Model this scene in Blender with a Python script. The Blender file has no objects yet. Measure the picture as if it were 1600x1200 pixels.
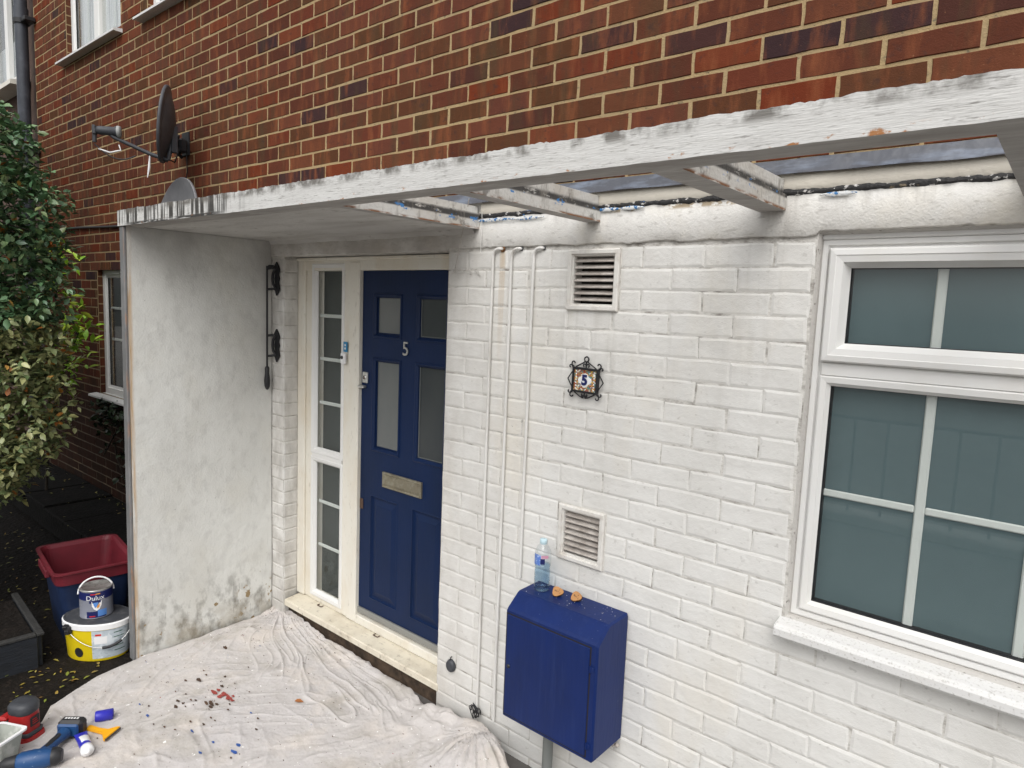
import bpy, math, random
import numpy as np
from mathutils import Vector, Matrix, noise
random.seed(7)
S = bpy.context.scene
C = S.collection
PI = math.pi

# ------------------------------------------------------------ camera
CAM = (1.18727, -2.10250, -0.26779)
yaw, pitch, roll = -0.69633, -0.11208, 0.04010
F = Vector((math.sin(yaw)*math.cos(pitch), math.cos(yaw)*math.cos(pitch), math.sin(pitch)))
RT = Vector((math.cos(yaw), -math.sin(yaw), 0))
UP = RT.cross(F)
RR = RT*math.cos(roll) + UP*math.sin(roll)
UU = UP*math.cos(roll) - RT*math.sin(roll)
cam = bpy.data.cameras.new('camera')
cam.sensor_width = 36; cam.lens = 1052.9/1600*36
cam.clip_start = 0.05; cam.clip_end = 400
co = bpy.data.objects.new('camera', cam); C.objects.link(co)
mw = Matrix.Identity(4)
for i in range(3):
    mw[i][0] = RR[i]; mw[i][1] = UU[i]; mw[i][2] = -F[i]; mw[i][3] = CAM[i]
co.matrix_world = mw
S.camera = co
def px(x, y, z):
    d = Vector((x, y, z)) - Vector(CAM)
    w = d.dot(F)
    if w < .05: return (-9999, -9999, w)
    return (800+1052.9*d.dot(RR)/w, 600-1052.9*d.dot(UU)/w, w)

# ------------------------------------------------------------ light
SUN_EL, SUN_AZ = math.radians(52), math.radians(150)
W = bpy.data.worlds.new('World'); S.world = W; W.use_nodes = True
nt = W.node_tree; nt.nodes.clear()
sky = nt.nodes.new('ShaderNodeTexSky'); sky.sky_type = 'NISHITA'; sky.sun_disc = False
sky.sun_elevation = SUN_EL; sky.sun_rotation = SUN_AZ; sky.dust_density = 4.0; sky.air_density = 1.0
hs = nt.nodes.new('ShaderNodeHueSaturation'); hs.inputs['Saturation'].default_value = 0.12
bg = nt.nodes.new('ShaderNodeBackground'); bg.inputs[1].default_value = 0.15
wo = nt.nodes.new('ShaderNodeOutputWorld')
nt.links.new(sky.outputs[0], hs.inputs['Color']); nt.links.new(hs.outputs[0], bg.inputs[0]); nt.links.new(bg.outputs[0], wo.inputs[0])
sl = bpy.data.lights.new('sun', 'SUN'); sl.energy = 0.5; sl.angle = math.radians(50); sl.color = (1.0, .965, .92)
so = bpy.data.objects.new('sun', sl); C.objects.link(so)
sd = Vector((math.sin(SUN_AZ)*math.cos(SUN_EL), math.cos(SUN_AZ)*math.cos(SUN_EL), math.sin(SUN_EL)))
so.rotation_euler = sd.to_track_quat('Z', 'Y').to_euler(); so.location = (0, -4, 6)
S.view_settings.view_transform = 'Standard'; S.view_settings.look = 'None'
S.view_settings.gamma = 1; S.view_settings.use_curve_mapping = False
S.view_settings.exposure = 0.56
S.cycles.transparent_max_bounces = 32

# ------------------------------------------------------------ helpers
class G:
    """collects vertices and faces of one mesh"""
    def __init__(s): s.v = []; s.f = []; s.sm = []; s.mi = []; s.mat = 0
    def add(s, vs, fs, smooth=False):
        o = len(s.v); s.v += [tuple(v) for v in vs]
        for f in fs: s.f.append(tuple(i+o for i in f)); s.sm.append(smooth); s.mi.append(s.mat)
    def box(s, a, b, M=None):
        x0, y0, z0 = a; x1, y1, z1 = b
        vs = [Vector(p) for p in [(x0,y0,z0),(x1,y0,z0),(x1,y1,z0),(x0,y1,z0),(x0,y0,z1),(x1,y0,z1),(x1,y1,z1),(x0,y1,z1)]]
        if M: vs = [M @ v for v in vs]
        s.add(vs, [(0,3,2,1),(4,5,6,7),(0,1,5,4),(1,2,6,5),(2,3,7,6),(3,0,4,7)])
    def bbox(s, a, b, r=.004, M=None):
        """box with chamfered edges"""
        x0,y0,z0 = a; x1,y1,z1 = b
        r = min(r, (x1-x0)*.45, (y1-y0)*.45, (z1-z0)*.45)
        vs = []; idx = {}
        for ix,x in ((0,x0),(1,x1)):
            for iy,y in ((0,y0),(1,y1)):
                for iz,z in ((0,z0),(1,z1)):
                    dx = r if ix == 0 else -r; dy = r if iy == 0 else -r; dz = r if iz == 0 else -r
                    for k,p in enumerate(((x,y+dy,z+dz),(x+dx,y,z+dz),(x+dx,y+dy,z))):
                        idx[(ix,iy,iz,k)] = len(vs); vs.append(Vector(p))
        if M: vs = [M @ v for v in vs]
        I = lambda *a: idx[a]
        fs = [(I(0,0,0,0),I(0,0,1,0),I(0,1,1,0),I(0,1,0,0)),(I(1,0,0,0),I(1,1,0,0),I(1,1,1,0),I(1,0,1,0)),
              (I(0,0,0,1),I(1,0,0,1),I(1,0,1,1),I(0,0,1,1)),(I(0,1,0,1),I(0,1,1,1),I(1,1,1,1),I(1,1,0,1)),
              (I(0,0,0,2),I(0,1,0,2),I(1,1,0,2),I(1,0,0,2)),(I(0,0,1,2),I(1,0,1,2),I(1,1,1,2),I(0,1,1,2))]
        for iz in (0,1):
            for iy in (0,1): fs.append((I(0,iy,iz,1),I(1,iy,iz,1),I(1,iy,iz,2),I(0,iy,iz,2)))
            for ix in (0,1): fs.append((I(ix,0,iz,0),I(ix,1,iz,0),I(ix,1,iz,2),I(ix,0,iz,2)))
        for ix in (0,1):
            for iy in (0,1): fs.append((I(ix,iy,0,0),I(ix,iy,1,0),I(ix,iy,1,1),I(ix,iy,0,1)))
        for ix in (0,1):
            for iy in (0,1):
                for iz in (0,1): fs.append((I(ix,iy,iz,0),I(ix,iy,iz,1),I(ix,iy,iz,2)))
        s.add(vs, fs)
    def tube(s, pts, r, n=8, caps=True, M=None):
        pts = [Vector(p) for p in pts]
        if not hasattr(r, '__len__'): r = [r]*len(pts)
        rings = []; up = Vector((.13,.31,.94))
        t0 = (pts[1]-pts[0]).normalized(); u = t0.cross(up)
        if u.length < .1: u = t0.cross(Vector((1,0,0)))
        u.normalize()
        for i,p in enumerate(pts):
            t = (pts[min(i+1,len(pts)-1)]-pts[max(i-1,0)]).normalized()
            u = (u - t*u.dot(t)).normalized(); w = t.cross(u)
            rings.append([p+(u*math.cos(2*PI*k/n)+w*math.sin(2*PI*k/n))*r[i] for k in range(n)])
        vs = [v for R in rings for v in R]
        if M: vs = [M @ v for v in vs]
        fs = [(i*n+k, i*n+(k+1)%n, (i+1)*n+(k+1)%n, (i+1)*n+k) for i in range(len(pts)-1) for k in range(n)]
        s.add(vs, fs, True)
        if caps: s.add(vs[:n], [tuple(range(n))[::-1]]); s.add(vs[-n:], [tuple(range(n))])
    def lathe(s, prof, n=32, M=None, sx=1, sy=1, smooth=True):
        """profile of (radius, height) round the Z axis"""
        vs = [Vector((r*sx*math.cos(2*PI*k/n), r*sy*math.sin(2*PI*k/n), z)) for r,z in prof for k in range(n)]
        if M: vs = [M @ v for v in vs]
        fs = [(i*n+k, i*n+(k+1)%n, (i+1)*n+(k+1)%n, (i+1)*n+k) for i in range(len(prof)-1) for k in range(n)]
        s.add(vs, fs, smooth)
    def rings(s, R, close=False, smooth=False):
        """list of equally long vertex loops joined one to the next"""
        n = len(R[0]); vs = [v for r in R for v in r]
        s.add(vs, [(i*n+k, i*n+(k+1)%n, (i+1)*n+(k+1)%n, (i+1)*n+k) for i in range(len(R)-1) for k in range(n)], smooth)
        if close: s.add(R[-1], [tuple(range(n))])
    def frame(s, x0, x1, z0, z1, prof, close=False):
        """mitred rectangular frame in the XZ plane; profile of (inset, y)"""
        R = []
        for q in prof:
            i, y = q
            R.append([(x0+i,y,z0+i),(x1-i,y,z0+i),(x1-i,y,z1-i),(x0+i,y,z1-i)])
        s.rings(R, close)
    def prism(s, poly, axis, a, b, M=None):
        """extrude a polygon (list of 2-tuples) along an axis"""
        def P(p, t):
            return {'x': (t,p[0],p[1]), 'y': (p[0],t,p[1]), 'z': (p[0],p[1],t)}[axis]
        n = len(poly); vs = [Vector(P(p,a)) for p in poly]+[Vector(P(p,b)) for p in poly]
        if M: vs = [M @ v for v in vs]
        s.add(vs, [tuple(range(n))[::-1], tuple(range(n,2*n))]+[(k,(k+1)%n,n+(k+1)%n,n+k) for k in range(n)])
    def mesh(s, name, mats):
        me = bpy.data.meshes.new(name); me.from_pydata([tuple(v) for v in s.v], [], s.f)
        me.polygons.foreach_set('use_smooth', s.sm)
        if not isinstance(mats, (list, tuple)): mats = [mats]
        for m in mats: me.materials.append(m)
        me.polygons.foreach_set('material_index', s.mi)
        me.update(); return me

def link(name, me, parent=None, loc=None, kind=None):
    o = bpy.data.objects.new(name, me); C.objects.link(o)
    if loc is not None: o.location = loc
    if parent: o.parent = parent
    if kind: o['kind'] = kind
    return o
def part(name, g, m, parent=None, loc=None, label=None, kind=None, recalc=True):
    me = g.mesh(name, m)
    if recalc: fixn(me)
    o = link(name, me, parent, loc, kind)
    if label: o['label'] = label
    return o
import bmesh
def fixn(me):
    b = bmesh.new(); b.from_mesh(me); bmesh.ops.recalc_face_normals(b, faces=b.faces[:]); b.to_mesh(me); b.free()
def tag(o, label, cat, group=None):
    o['label'] = label; o['category'] = cat
    if group: o['group'] = group
    return o
def thing(name, label, cat, loc=(0,0,0), group=None, rotz=0):
    o = link(name, None, None, loc); o.rotation_euler.z = rotz
    return tag(o, label, cat, group)
def text_mesh(txt, size, depth=0.0, bold=0.0):
    cu = bpy.data.curves.new('numeral', 'FONT'); cu.body = txt; cu.size = size
    cu.extrude = depth; cu.align_x = 'CENTER'; cu.align_y = 'CENTER'; cu.offset = bold
    ob = bpy.data.objects.new('numeral', cu); C.objects.link(ob)
    dg = bpy.context.evaluated_depsgraph_get(); dg.update()
    me = bpy.data.meshes.new_from_object(ob.evaluated_get(dg))
    C.objects.unlink(ob); bpy.data.objects.remove(ob)
    return me

# ------------------------------------------------------------ materials
def wm(name, base, rough=.7, stains=(), bumps=(), metal=0, spec=.4, rnd=None, coat=0, coord='world', alpha=None):
    """weathered paint/stone material: base colour, noise stains and shade tones, bump layers"""
    m = bpy.data.materials.new(name); m.use_nodes = True
    N = m.node_tree.nodes; L = m.node_tree.links; P = N['Principled BSDF']
    P.inputs['Roughness'].default_value = rough; P.inputs['Metallic'].default_value = metal
    P.inputs['Specular IOR Level'].default_value = spec
    if coat: P.inputs['Coat Weight'].default_value = coat; P.inputs['Coat Roughness'].default_value = .08
    geo = N.new('ShaderNodeNewGeometry')
    if coord == 'world': pos = geo.outputs['Position']
    else:
        tc = N.new('ShaderNodeTexCoord'); pos = tc.outputs['Object']
    sep = N.new('ShaderNodeSeparateXYZ'); L.new(geo.outputs['Position'], sep.inputs[0])
    col = None
    if rnd:
        if rnd[0] == 'object': src = N.new('ShaderNodeObjectInfo').outputs['Random']
        else:
            a = N.new('ShaderNodeAttribute'); a.attribute_name = 'rnd'; src = a.outputs['Fac']
        cr = N.new('ShaderNodeValToRGB'); cr.color_ramp.interpolation = rnd[2] if len(rnd) > 2 else 'LINEAR'
        el = cr.color_ramp.elements
        while len(el) < len(rnd[1]): el.new(.5)
        for e, (p, c) in zip(el, rnd[1]): e.position = p; e.color = (*c, 1)
        L.new(src, cr.inputs[0]); col = cr.outputs[0]
    for k, st in enumerate(stains):
        if st.get('kind') == 'voronoi':
            t = N.new('ShaderNodeTexVoronoi'); t.inputs['Scale'].default_value = 1; out = t.outputs['Distance']
        else:
            t = N.new('ShaderNodeTexNoise'); t.inputs['Detail'].default_value = st.get('detail', 5)
            t.inputs['Roughness'].default_value = st.get('nrough', .6); out = t.outputs['Fac']
            t.inputs['Scale'].default_value = 1; t.inputs['Distortion'].default_value = st.get('dist', 0)
        mp = N.new('ShaderNodeMapping'); sc = st['scale']
        mp.inputs['Scale'].default_value = (sc,)*3 if not hasattr(sc, '__len__') else sc
        mp.inputs['Location'].default_value = (k*3.7, k*1.3, k*2.1)
        L.new(pos, mp.inputs[0]); L.new(mp.outputs[0], t.inputs['Vector'])
        mr = N.new('ShaderNodeMapRange'); mr.inputs[1].default_value = st['lo']; mr.inputs[2].default_value = st['hi']
        mr.inputs[3].default_value = 0; mr.inputs[4].default_value = st.get('amt', 1); mr.clamp = True
        L.new(out, mr.inputs[0]); fac = mr.outputs[0]
        for (ax, a0, a1) in st.get('mask', ()):
            mk = N.new('ShaderNodeMapRange'); mk.interpolation_type = 'SMOOTHSTEP'
            mk.inputs[1].default_value = a0; mk.inputs[2].default_value = a1; mk.clamp = True
            L.new(sep.outputs['xyz'.index(ax)], mk.inputs[0])
            mu = N.new('ShaderNodeMath'); mu.operation = 'MULTIPLY'; L.new(fac, mu.inputs[0]); L.new(mk.outputs[0], mu.inputs[1]); fac = mu.outputs[0]
        mx = N.new('ShaderNodeMix'); mx.data_type = 'RGBA'
        L.new(fac, mx.inputs[0])
        if col is None: mx.inputs[6].default_value = (*base, 1)
        else: L.new(col, mx.inputs[6])
        mx.inputs[7].default_value = (*st['col'], 1)
        if st.get('blend'): mx.blend_type = st['blend']
        col = mx.outputs[2]
    if col is None: P.inputs['Base Color'].default_value = (*base, 1)
    else: L.new(col, P.inputs['Base Color'])
    nrm = None
    for b in bumps:
        t = N.new('ShaderNodeTexNoise'); t.inputs['Scale'].default_value = 1; t.inputs['Detail'].default_value = b[2] if len(b) > 2 else 4
        mp = N.new('ShaderNodeMapping'); sc = b[0]
        mp.inputs['Scale'].default_value = (sc,)*3 if not hasattr(sc, '__len__') else sc
        L.new(pos, mp.inputs[0]); L.new(mp.outputs[0], t.inputs['Vector'])
        bp = N.new('ShaderNodeBump'); bp.inputs['Distance'].default_value = b[1]; bp.inputs['Strength'].default_value = 1
        L.new(t.outputs['Fac'], bp.inputs['Height'])
        if nrm is not None: L.new(nrm, bp.inputs['Normal'])
        nrm = bp.outputs[0]
    if nrm is not None: L.new(nrm, P.inputs['Normal'])
    return m

WHITE = (.70, .69, .66)
M = {}
dirt = dict(col=(.50,.47,.42), scale=(3,3,1.1), lo=.48, hi=.8, amt=.4)
specks = dict(col=(.16,.14,.12), scale=55, lo=.735, hi=.79, amt=.7, detail=3)
M['pbrick'] = wm('painted_brick', WHITE, .62,
    [dict(col=(.50,.48,.44), scale=(3,3,1.1), lo=.44, hi=.8, amt=.5),
     dict(col=(.45,.43,.385), scale=(26,9,1.6), lo=.55, hi=.75, amt=.35, mask=[('z',-.9,-.1)]),
     dict(col=(.40,.38,.35), scale=(40,30,60), lo=.65, hi=.74, amt=.4, detail=2),
     dict(col=(.40,.375,.33), scale=(20,9,1.2), lo=.50, hi=.72, amt=.5, mask=[('z',-1.0,-.20),('x',-.40,-.30),('x',-.04,-.10)]), dict(col=(.64,.56,.42), scale=(3.2,2,1.3), lo=.52, hi=.76, amt=.32),
     dict(col=(.54,.51,.47), scale=(28,28,28), lo=.55, hi=.8, amt=.22),
     specks,
     dict(col=(.50,.49,.47), scale=(2,2,5), lo=.3, hi=.7, amt=.55, mask=[('z',-1.75,-2.15)]),
     dict(col=(.44,.41,.37), scale=(9,9,5), lo=.30, hi=.75, amt=.7, mask=[('x',-.45,-.98)]),
     dict(col=(.33,.31,.28), scale=(14,14,7), lo=.40, hi=.7, amt=.65, mask=[('x',-2.1,-2.2)]),
     dict(col=(.44,.28,.10), scale=(60,60,2), lo=.30, hi=.6, amt=.75, mask=[('x',-.668,-.650),('x',-.625,-.643),('z',-.55,-.05)]),
     ], [(300,.0008,3),(70,.0011,4),(14,.004,3)])
M['pmortar'] = wm('painted_joint', (.62,.60,.56), .7,
    [dict(col=(.20,.18,.155), scale=(15,13,26), lo=.48, hi=.66, amt=.8), specks,
     dict(col=(.32,.30,.27), scale=(9,9,5), lo=.35, hi=.7, amt=.7, mask=[('x',-.6,-.98)]),
     dict(col=(.25,.23,.20), scale=(9,9,5), lo=.35, hi=.7, amt=.7, mask=[('z',-1.6,-2.1)])], [(150,.002,3)])
M['band'] = wm('painted_render_band', (.70,.685,.65), .68,
    [dirt, dict(col=(.33,.31,.28), scale=(22,20,70), lo=.58, hi=.70, amt=.5, detail=3),
     dict(col=(.42,.40,.36), scale=(10,9,6), lo=.45, hi=.7, amt=.7, mask=[('z',.02,-.02)]), specks, dict(col=(.68,.61,.47), scale=3.3, lo=.5, hi=.7, amt=.4),
     dict(col=(.30,.28,.25), scale=(16,9,3), lo=.5, hi=.7, amt=.55, mask=[('z',.02,.1)]),
     dict(col=(.34,.27,.18), scale=(12,9,20), lo=.46, hi=.49, amt=.95, mask=[('z',.078,.088),('x',-.16,-.10),('x',.42,.30)]),
     dict(col=(.45,.43,.40), scale=(30,9,5), lo=.5, hi=.7, amt=.5, mask=[('x',-.26,-.20),('x',-.12,-.17)]),
     dict(col=(.40,.38,.35), scale=(30,9,3), lo=.4, hi=.7, amt=.7, mask=[('x',.39,.43),('x',.56,.49)]),
     dict(col=(.33,.30,.27), scale=(5,5,9), lo=.25, hi=.6, amt=.75, mask=[('x',-.75,-1.0)])], [(170,.0016,4),(30,.002,2)])
M['render'] = wm('rough_white_render', (.69,.69,.655), .8,
    [dict(col=(.50,.49,.455), scale=(2,1.5,.9), lo=.40, hi=.72, amt=.65),
     dict(col=(.36,.35,.33), scale=(16,22,14), lo=.50, hi=.75, amt=.35, detail=9),
     dict(col=(.62,.60,.53), scale=(4,4,3), lo=.5, hi=.7, amt=.35),
     dict(col=(.14,.13,.11), scale=(16,16,11), lo=.48, hi=.68, amt=.8, detail=12, mask=[('z',-1.68,-2.05)]),
     dict(col=(.27,.185,.08), scale=(12,20,26), lo=.66, hi=.68, amt=.95, mask=[('z',-1.80,-1.9)]),
     dict(col=(.27,.185,.08), scale=(6,9,8), lo=.56, hi=.58, amt=.95, mask=[('z',-1.93,-1.96),('y',-.24,-.18)]),
     dict(col=(.12,.11,.10), scale=(60,60,3), lo=.66, hi=.69, amt=.7, mask=[('z',-1.6,-1.9)]),
     dict(col=(.33,.28,.2), scale=(7,7,7), lo=.4, hi=.6, amt=.5, mask=[('z',-1.95,-2.12)]),
     dict(col=(.50,.30,.13), scale=(90,90,4), lo=.35, hi=.6, amt=.8, mask=[('y',-.745,-.765)]),
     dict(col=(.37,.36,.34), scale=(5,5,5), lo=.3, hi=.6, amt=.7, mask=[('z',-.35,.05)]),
     dict(col=(.15,.14,.12), scale=38, lo=.72, hi=.76, amt=.8)],
    [(120,.0016,4),(14,.004,3)])
M['soffit'] = wm('grey_painted_soffit', (.56,.545,.52), .8,
    [dict(col=(.33,.31,.28), scale=(2.2,9,5), lo=.42, hi=.7, amt=.6), dict(col=(.2,.18,.15), scale=(8,30,9), lo=.6, hi=.72, amt=.6), specks], [(60,.003,3),(9,.004,2)])
rust_edge = [dict(col=(.33,.13,.03), scale=(26,26,50), lo=.60, hi=.66, amt=.95, mask=[('z',.070,.058)]),]
M['beam'] = wm('cracked_white_beam_paint', (.60,.595,.575), .7,
    [dict(col=(.48,.47,.45), scale=(5,5,60), lo=.42, hi=.68, amt=.6), dict(col=(.20,.19,.175), scale=(26,20,260), lo=.60, hi=.70, amt=.75, detail=3), dict(col=(.36,.35,.33), scale=(60,30,500), lo=.56, hi=.70, amt=.6, detail=3),
     dict(col=(.045,.042,.038), scale=(40,20,1.6), lo=.47, hi=.53, amt=.98, mask=[('x',-1.15,-1.5),('z',.045,.070)]),
     dict(col=(.03,.028,.026), scale=(9,20,60), lo=.36, hi=.46, amt=.96, mask=[('x',-1.35,-1.5),('z',.067,.060),('x',-2.40,-2.25)]),
     dict(col=(.08,.075,.065), scale=(50,20,4), lo=.55, hi=.66, amt=.85, mask=[('x',-.7,-1.3),('z',.085,.125)]),
     dict(col=(.13,.12,.105), scale=(14,14,14), lo=.44, hi=.60, amt=.9, mask=[('z',.094,.116)]),
     dict(col=(.36,.33,.31), scale=(5.5,5,1.5), lo=.62, hi=.75, amt=.5)]+rust_edge+[specks],
    [((30,30,330),.0011,5),((9,9,40),.0018,3)])
M['rafter'] = wm('peeling_rafter_paint', (.62,.61,.58), .7,
    [dict(col=(.46,.42,.36), scale=6, lo=.42, hi=.66, amt=.6), dict(col=(.10,.09,.075), scale=(40,16,16), lo=.57, hi=.66, amt=.65),
     dict(col=(.04,.038,.036), scale=(26,22,60), lo=.30, hi=.42, amt=.95, mask=[('z',.086,.094),('z',.122,.108)]),
     dict(col=(.05,.22,.52), scale=(20,18,30), lo=.60, hi=.62, amt=.95, mask=[('z',.075,.085),('z',.104,.096)]),
     dict(col=(.20,.075,.018), scale=(40,14,60), lo=.42, hi=.54, amt=.95, mask=[('z',.064,.056)]), specks,
     dict(col=(.25,.23,.20), scale=(25,25,9), lo=.55, hi=.7, amt=.7)], [(90,.003,3)])
M['under'] = wm('darker_grey_underside', (.40,.38,.36), .75, [dict(col=(.24,.22,.20), scale=(4,20,9), lo=.4, hi=.7, amt=.7), dict(col=(.50,.48,.46), scale=(7,30,9), lo=.52, hi=.7, amt=.6)], [((20,90,40),.002,3)])
M['tar'] = wm('black_sealant', (.028,.027,.027), .6, [dict(col=(.6,.58,.55), scale=45, lo=.6, hi=.63, amt=.9), dict(col=(.05,.2,.5), scale=16, lo=.66, hi=.68, amt=.9), dict(col=(.3,.24,.16), scale=11, lo=.62, hi=.66, amt=.9)], [(90,.006,4)])
M['bluep'] = wm('flaking_blue_paint', (.045,.17,.38), .6, [dict(col=(.7,.7,.68), scale=70, lo=.46, hi=.50, amt=.95)], [(120,.003,3)])
M['cream'] = wm('cream_upstand', (.72,.67,.58), .65, [dict(col=(.6,.55,.46), scale=7, lo=.5, hi=.7, amt=.5), specks], [(90,.002,3)])
M['lead'] = wm('lead_flashing', (.075,.08,.095), .45, [dict(col=(.17,.20,.255), scale=(5,4,22), lo=.50, hi=.66, amt=.85), dict(col=(.03,.03,.035), scale=14, lo=.6, hi=.75, amt=.7)], [(12,.008,3)], spec=.6)
M['mortar'] = wm('buff_mortar', (.37,.265,.135), .85, [dict(col=(.09,.085,.06), scale=(45,45,60), lo=.59, hi=.69, amt=.85), dict(col=(.29,.22,.13), scale=9, lo=.4, hi=.7, amt=.5),
    dict(col=(.08,.06,.045), scale=5, lo=.1, hi=.5, amt=.9, mask=[('z',-.5,-1.4)])], [(160,.003,4)])  # mortar darkens downwards: corner shade painted into the colour
RB = [(0,(.045,.031,.040)),(.05,(.060,.036,.042)),(.075,(.095,.040,.030)),(.28,(.125,.048,.034)),(.42,(.096,.052,.030)),(.52,(.150,.060,.042)),(.66,(.115,.050,.041)),(.80,(.165,.042,.021)),(.90,(.170,.066,.042)),(1,(.125,.060,.038))]
def brickmat(name, src, coord):
    return wm(name, (.15,.05,.03), .78,
     [dict(col=(.235,.080,.036), scale=(16,9,3.5), lo=.50, hi=.72, amt=.7), dict(col=(.070,.048,.027), scale=(11,9,2.5), lo=.50, hi=.72, amt=.7),
      dict(col=(.045,.03,.028), scale=(38,38,38), lo=.58, hi=.72, amt=.55), dict(col=(.30,.15,.08), scale=130, lo=.66, hi=.74, amt=.6),
      dict(col=(.03,.02,.016), scale=(4,4,4), lo=.05, hi=.4, amt=.85, mask=[('z',-.5,-1.4)])],  # painted shade: bricks go darker low down to deepen the left corner
     [(260,.0014,4),(35,.002,3)], rnd=(src, RB), spec=.04)
RB = [(p,(c[0]*.86,c[1]*.73,c[2]*.62)) for p,c in RB]
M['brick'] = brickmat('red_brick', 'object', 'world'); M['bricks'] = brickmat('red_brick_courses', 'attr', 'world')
M['upvc'] = wm('white_upvc', (.71,.705,.685), .36, [dict(col=(.6,.56,.48), scale=(5,5,2), lo=.5, hi=.8, amt=.35), dict(col=(.35,.33,.3), scale=90, lo=.72, hi=.78, amt=.5)], [(8,.001,2)])
M['upvcd'] = wm('yellowed_upvc', (.72,.69,.61), .4, [dict(col=(.60,.51,.37), scale=(6,6,3), lo=.45, hi=.75, amt=.6), dict(col=(.34,.30,.24), scale=(60,60,20), lo=.6, hi=.75, amt=.5)], [(8,.001,2)])
M['sill'] = wm('speckled_sill_upvc', (.68,.675,.66), .5, [dict(col=(.34,.32,.29), scale=120, lo=.55, hi=.68, amt=.6, detail=4), dict(col=(.6,.57,.5), scale=6, lo=.5, hi=.8, amt=.4)])
M['threshold'] = wm('grimy_cream_threshold', (.66,.61,.50), .5, [dict(col=(.42,.36,.27), scale=(9,9,9), lo=.45, hi=.7, amt=.6), dict(col=(.25,.21,.16), scale=(30,60,30), lo=.58, hi=.7, amt=.55)], [(60,.001,3)])
M['bars'] = wm('glazing_bar_white', (.68,.70,.675), .4)
M['caulk'] = wm('grey_caulk', (.50,.48,.45), .8, [dict(col=(.12,.11,.09), scale=60, lo=.62, hi=.68, amt=.7)], [(90,.003,3)])
M['gasket'] = wm('black_gasket', (.02,.02,.022), .5)
M['film'] = wm('privacy_film', (.110,.158,.170), .55, [dict(col=(.088,.130,.142), scale=3, lo=.4, hi=.7, amt=.5)])
M['dark'] = wm('dark_interior', (.038,.048,.048), .7, [dict(col=(.06,.07,.067), scale=(2,2,.8), lo=.4, hi=.7, amt=.7)])
M['curtain'] = wm('net_curtain', (.78,.79,.80), .9, [dict(col=(.42,.43,.45), scale=(30,8,1.0), lo=.45, hi=.62, amt=.8)])  # fold shading painted as darker streaks on a flat sheet
M['navy'] = wm('navy_door_gloss', (.0025,.0145,.060), .5, [dict(col=(.002,.010,.034), scale=(3,3,1.5), lo=.4, hi=.7, amt=.6)], [((90,90,9),.0006,3),(14,.001,2)], spec=.28)
M['cab'] = wm('blue_cabinet_paint', (.0035,.0175,.105), .5, [dict(col=(.004,.013,.066), scale=(5,5,2), lo=.4, hi=.7, amt=.7), dict(col=(.02,.04,.14), scale=(50,50,4), lo=.52, hi=.74, amt=.3), dict(col=(.10,.12,.2), scale=70, lo=.70, hi=.76, amt=.4), dict(col=(.4,.42,.5), scale=150, lo=.72, hi=.75, amt=.6, mask=[('z',-1.42,-1.40)])], [((90,90,9),.0008,3),(14,.001,2)], spec=.28)
M['pane_grey'] = wm('obscured_door_glass', (.115,.125,.125), .22, [dict(col=(.16,.165,.16), scale=(4,4,2), lo=.4, hi=.7, amt=.6)], spec=.6)
M['pane_dark'] = wm('obscured_door_glass_dark', (.045,.052,.056), .2, [dict(col=(.07,.075,.075), scale=(4,4,2), lo=.4, hi=.7, amt=.6)], spec=.6)
M['nickel'] = wm('aged_nickel', (.30,.27,.20), .38, [dict(col=(.48,.46,.38), scale=30, lo=.5, hi=.65, amt=.4), dict(col=(.14,.12,.08), scale=22, lo=.55, hi=.7, amt=.6)], [(60,.001,3)], metal=.6)
M['chrome'] = wm('satin_chrome', (.62,.62,.60), .3, metal=.8)
M['rustyb'] = wm('brown_escutcheon', (.08,.045,.03), .5)
M['iron'] = wm('black_iron', (.013,.013,.015), .45, (), [(200,.001,3)])
M['black'] = wm('black_plastic', (.02,.02,.022), .45)
M['dgrey'] = wm('dark_grey_plastic', (.045,.048,.055), .5, [dict(col=(.09,.09,.095), scale=30, lo=.5, hi=.8, amt=.5)])
M['dish'] = wm('grey_dish_metal', (.055,.058,.066), .5, [dict(col=(.10,.10,.105), scale=9, lo=.45, hi=.7, amt=.5)])
M['dish2'] = wm('pale_dish_metal', (.17,.17,.18), .5, [dict(col=(.26,.26,.27), scale=9, lo=.45, hi=.7, amt=.5)])
M['drain'] = wm('blue_grey_drainpipe', (.045,.05,.062), .4, [dict(col=(.10,.11,.13), scale=9, lo=.45, hi=.7, amt=.5)])
M['pipe'] = wm('painted_pipe', (.68,.67,.64), .45, [dict(col=(.36,.33,.28), scale=(30,30,6), lo=.5, hi=.75, amt=.6)], [(90,.001,2)])
M['rust'] = wm('rust', (.30,.13,.035), .8, [dict(col=(.07,.035,.02), scale=60, lo=.4, hi=.6, amt=.8)], [(200,.002,3)])
M['vent'] = wm('shaded_brown_vent', (.50,.46,.42), .7, [dict(col=(.20,.165,.14), scale=(18,18,30), lo=.4, hi=.68, amt=.75)], [(200,.001,3)])  # slat brown is darkened to carry the shade between louvres
M['ventf'] = wm('vent_frame_paint', (.66,.64,.60), .6, [dict(col=(.42,.37,.31), scale=(20,20,20), lo=.5, hi=.7, amt=.5)], [(120,.001,3)])
M['void'] = wm('shaded_void', (.02,.017,.015), .9)  # near-black stands for shade in vent backs and cabinet door gap
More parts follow.
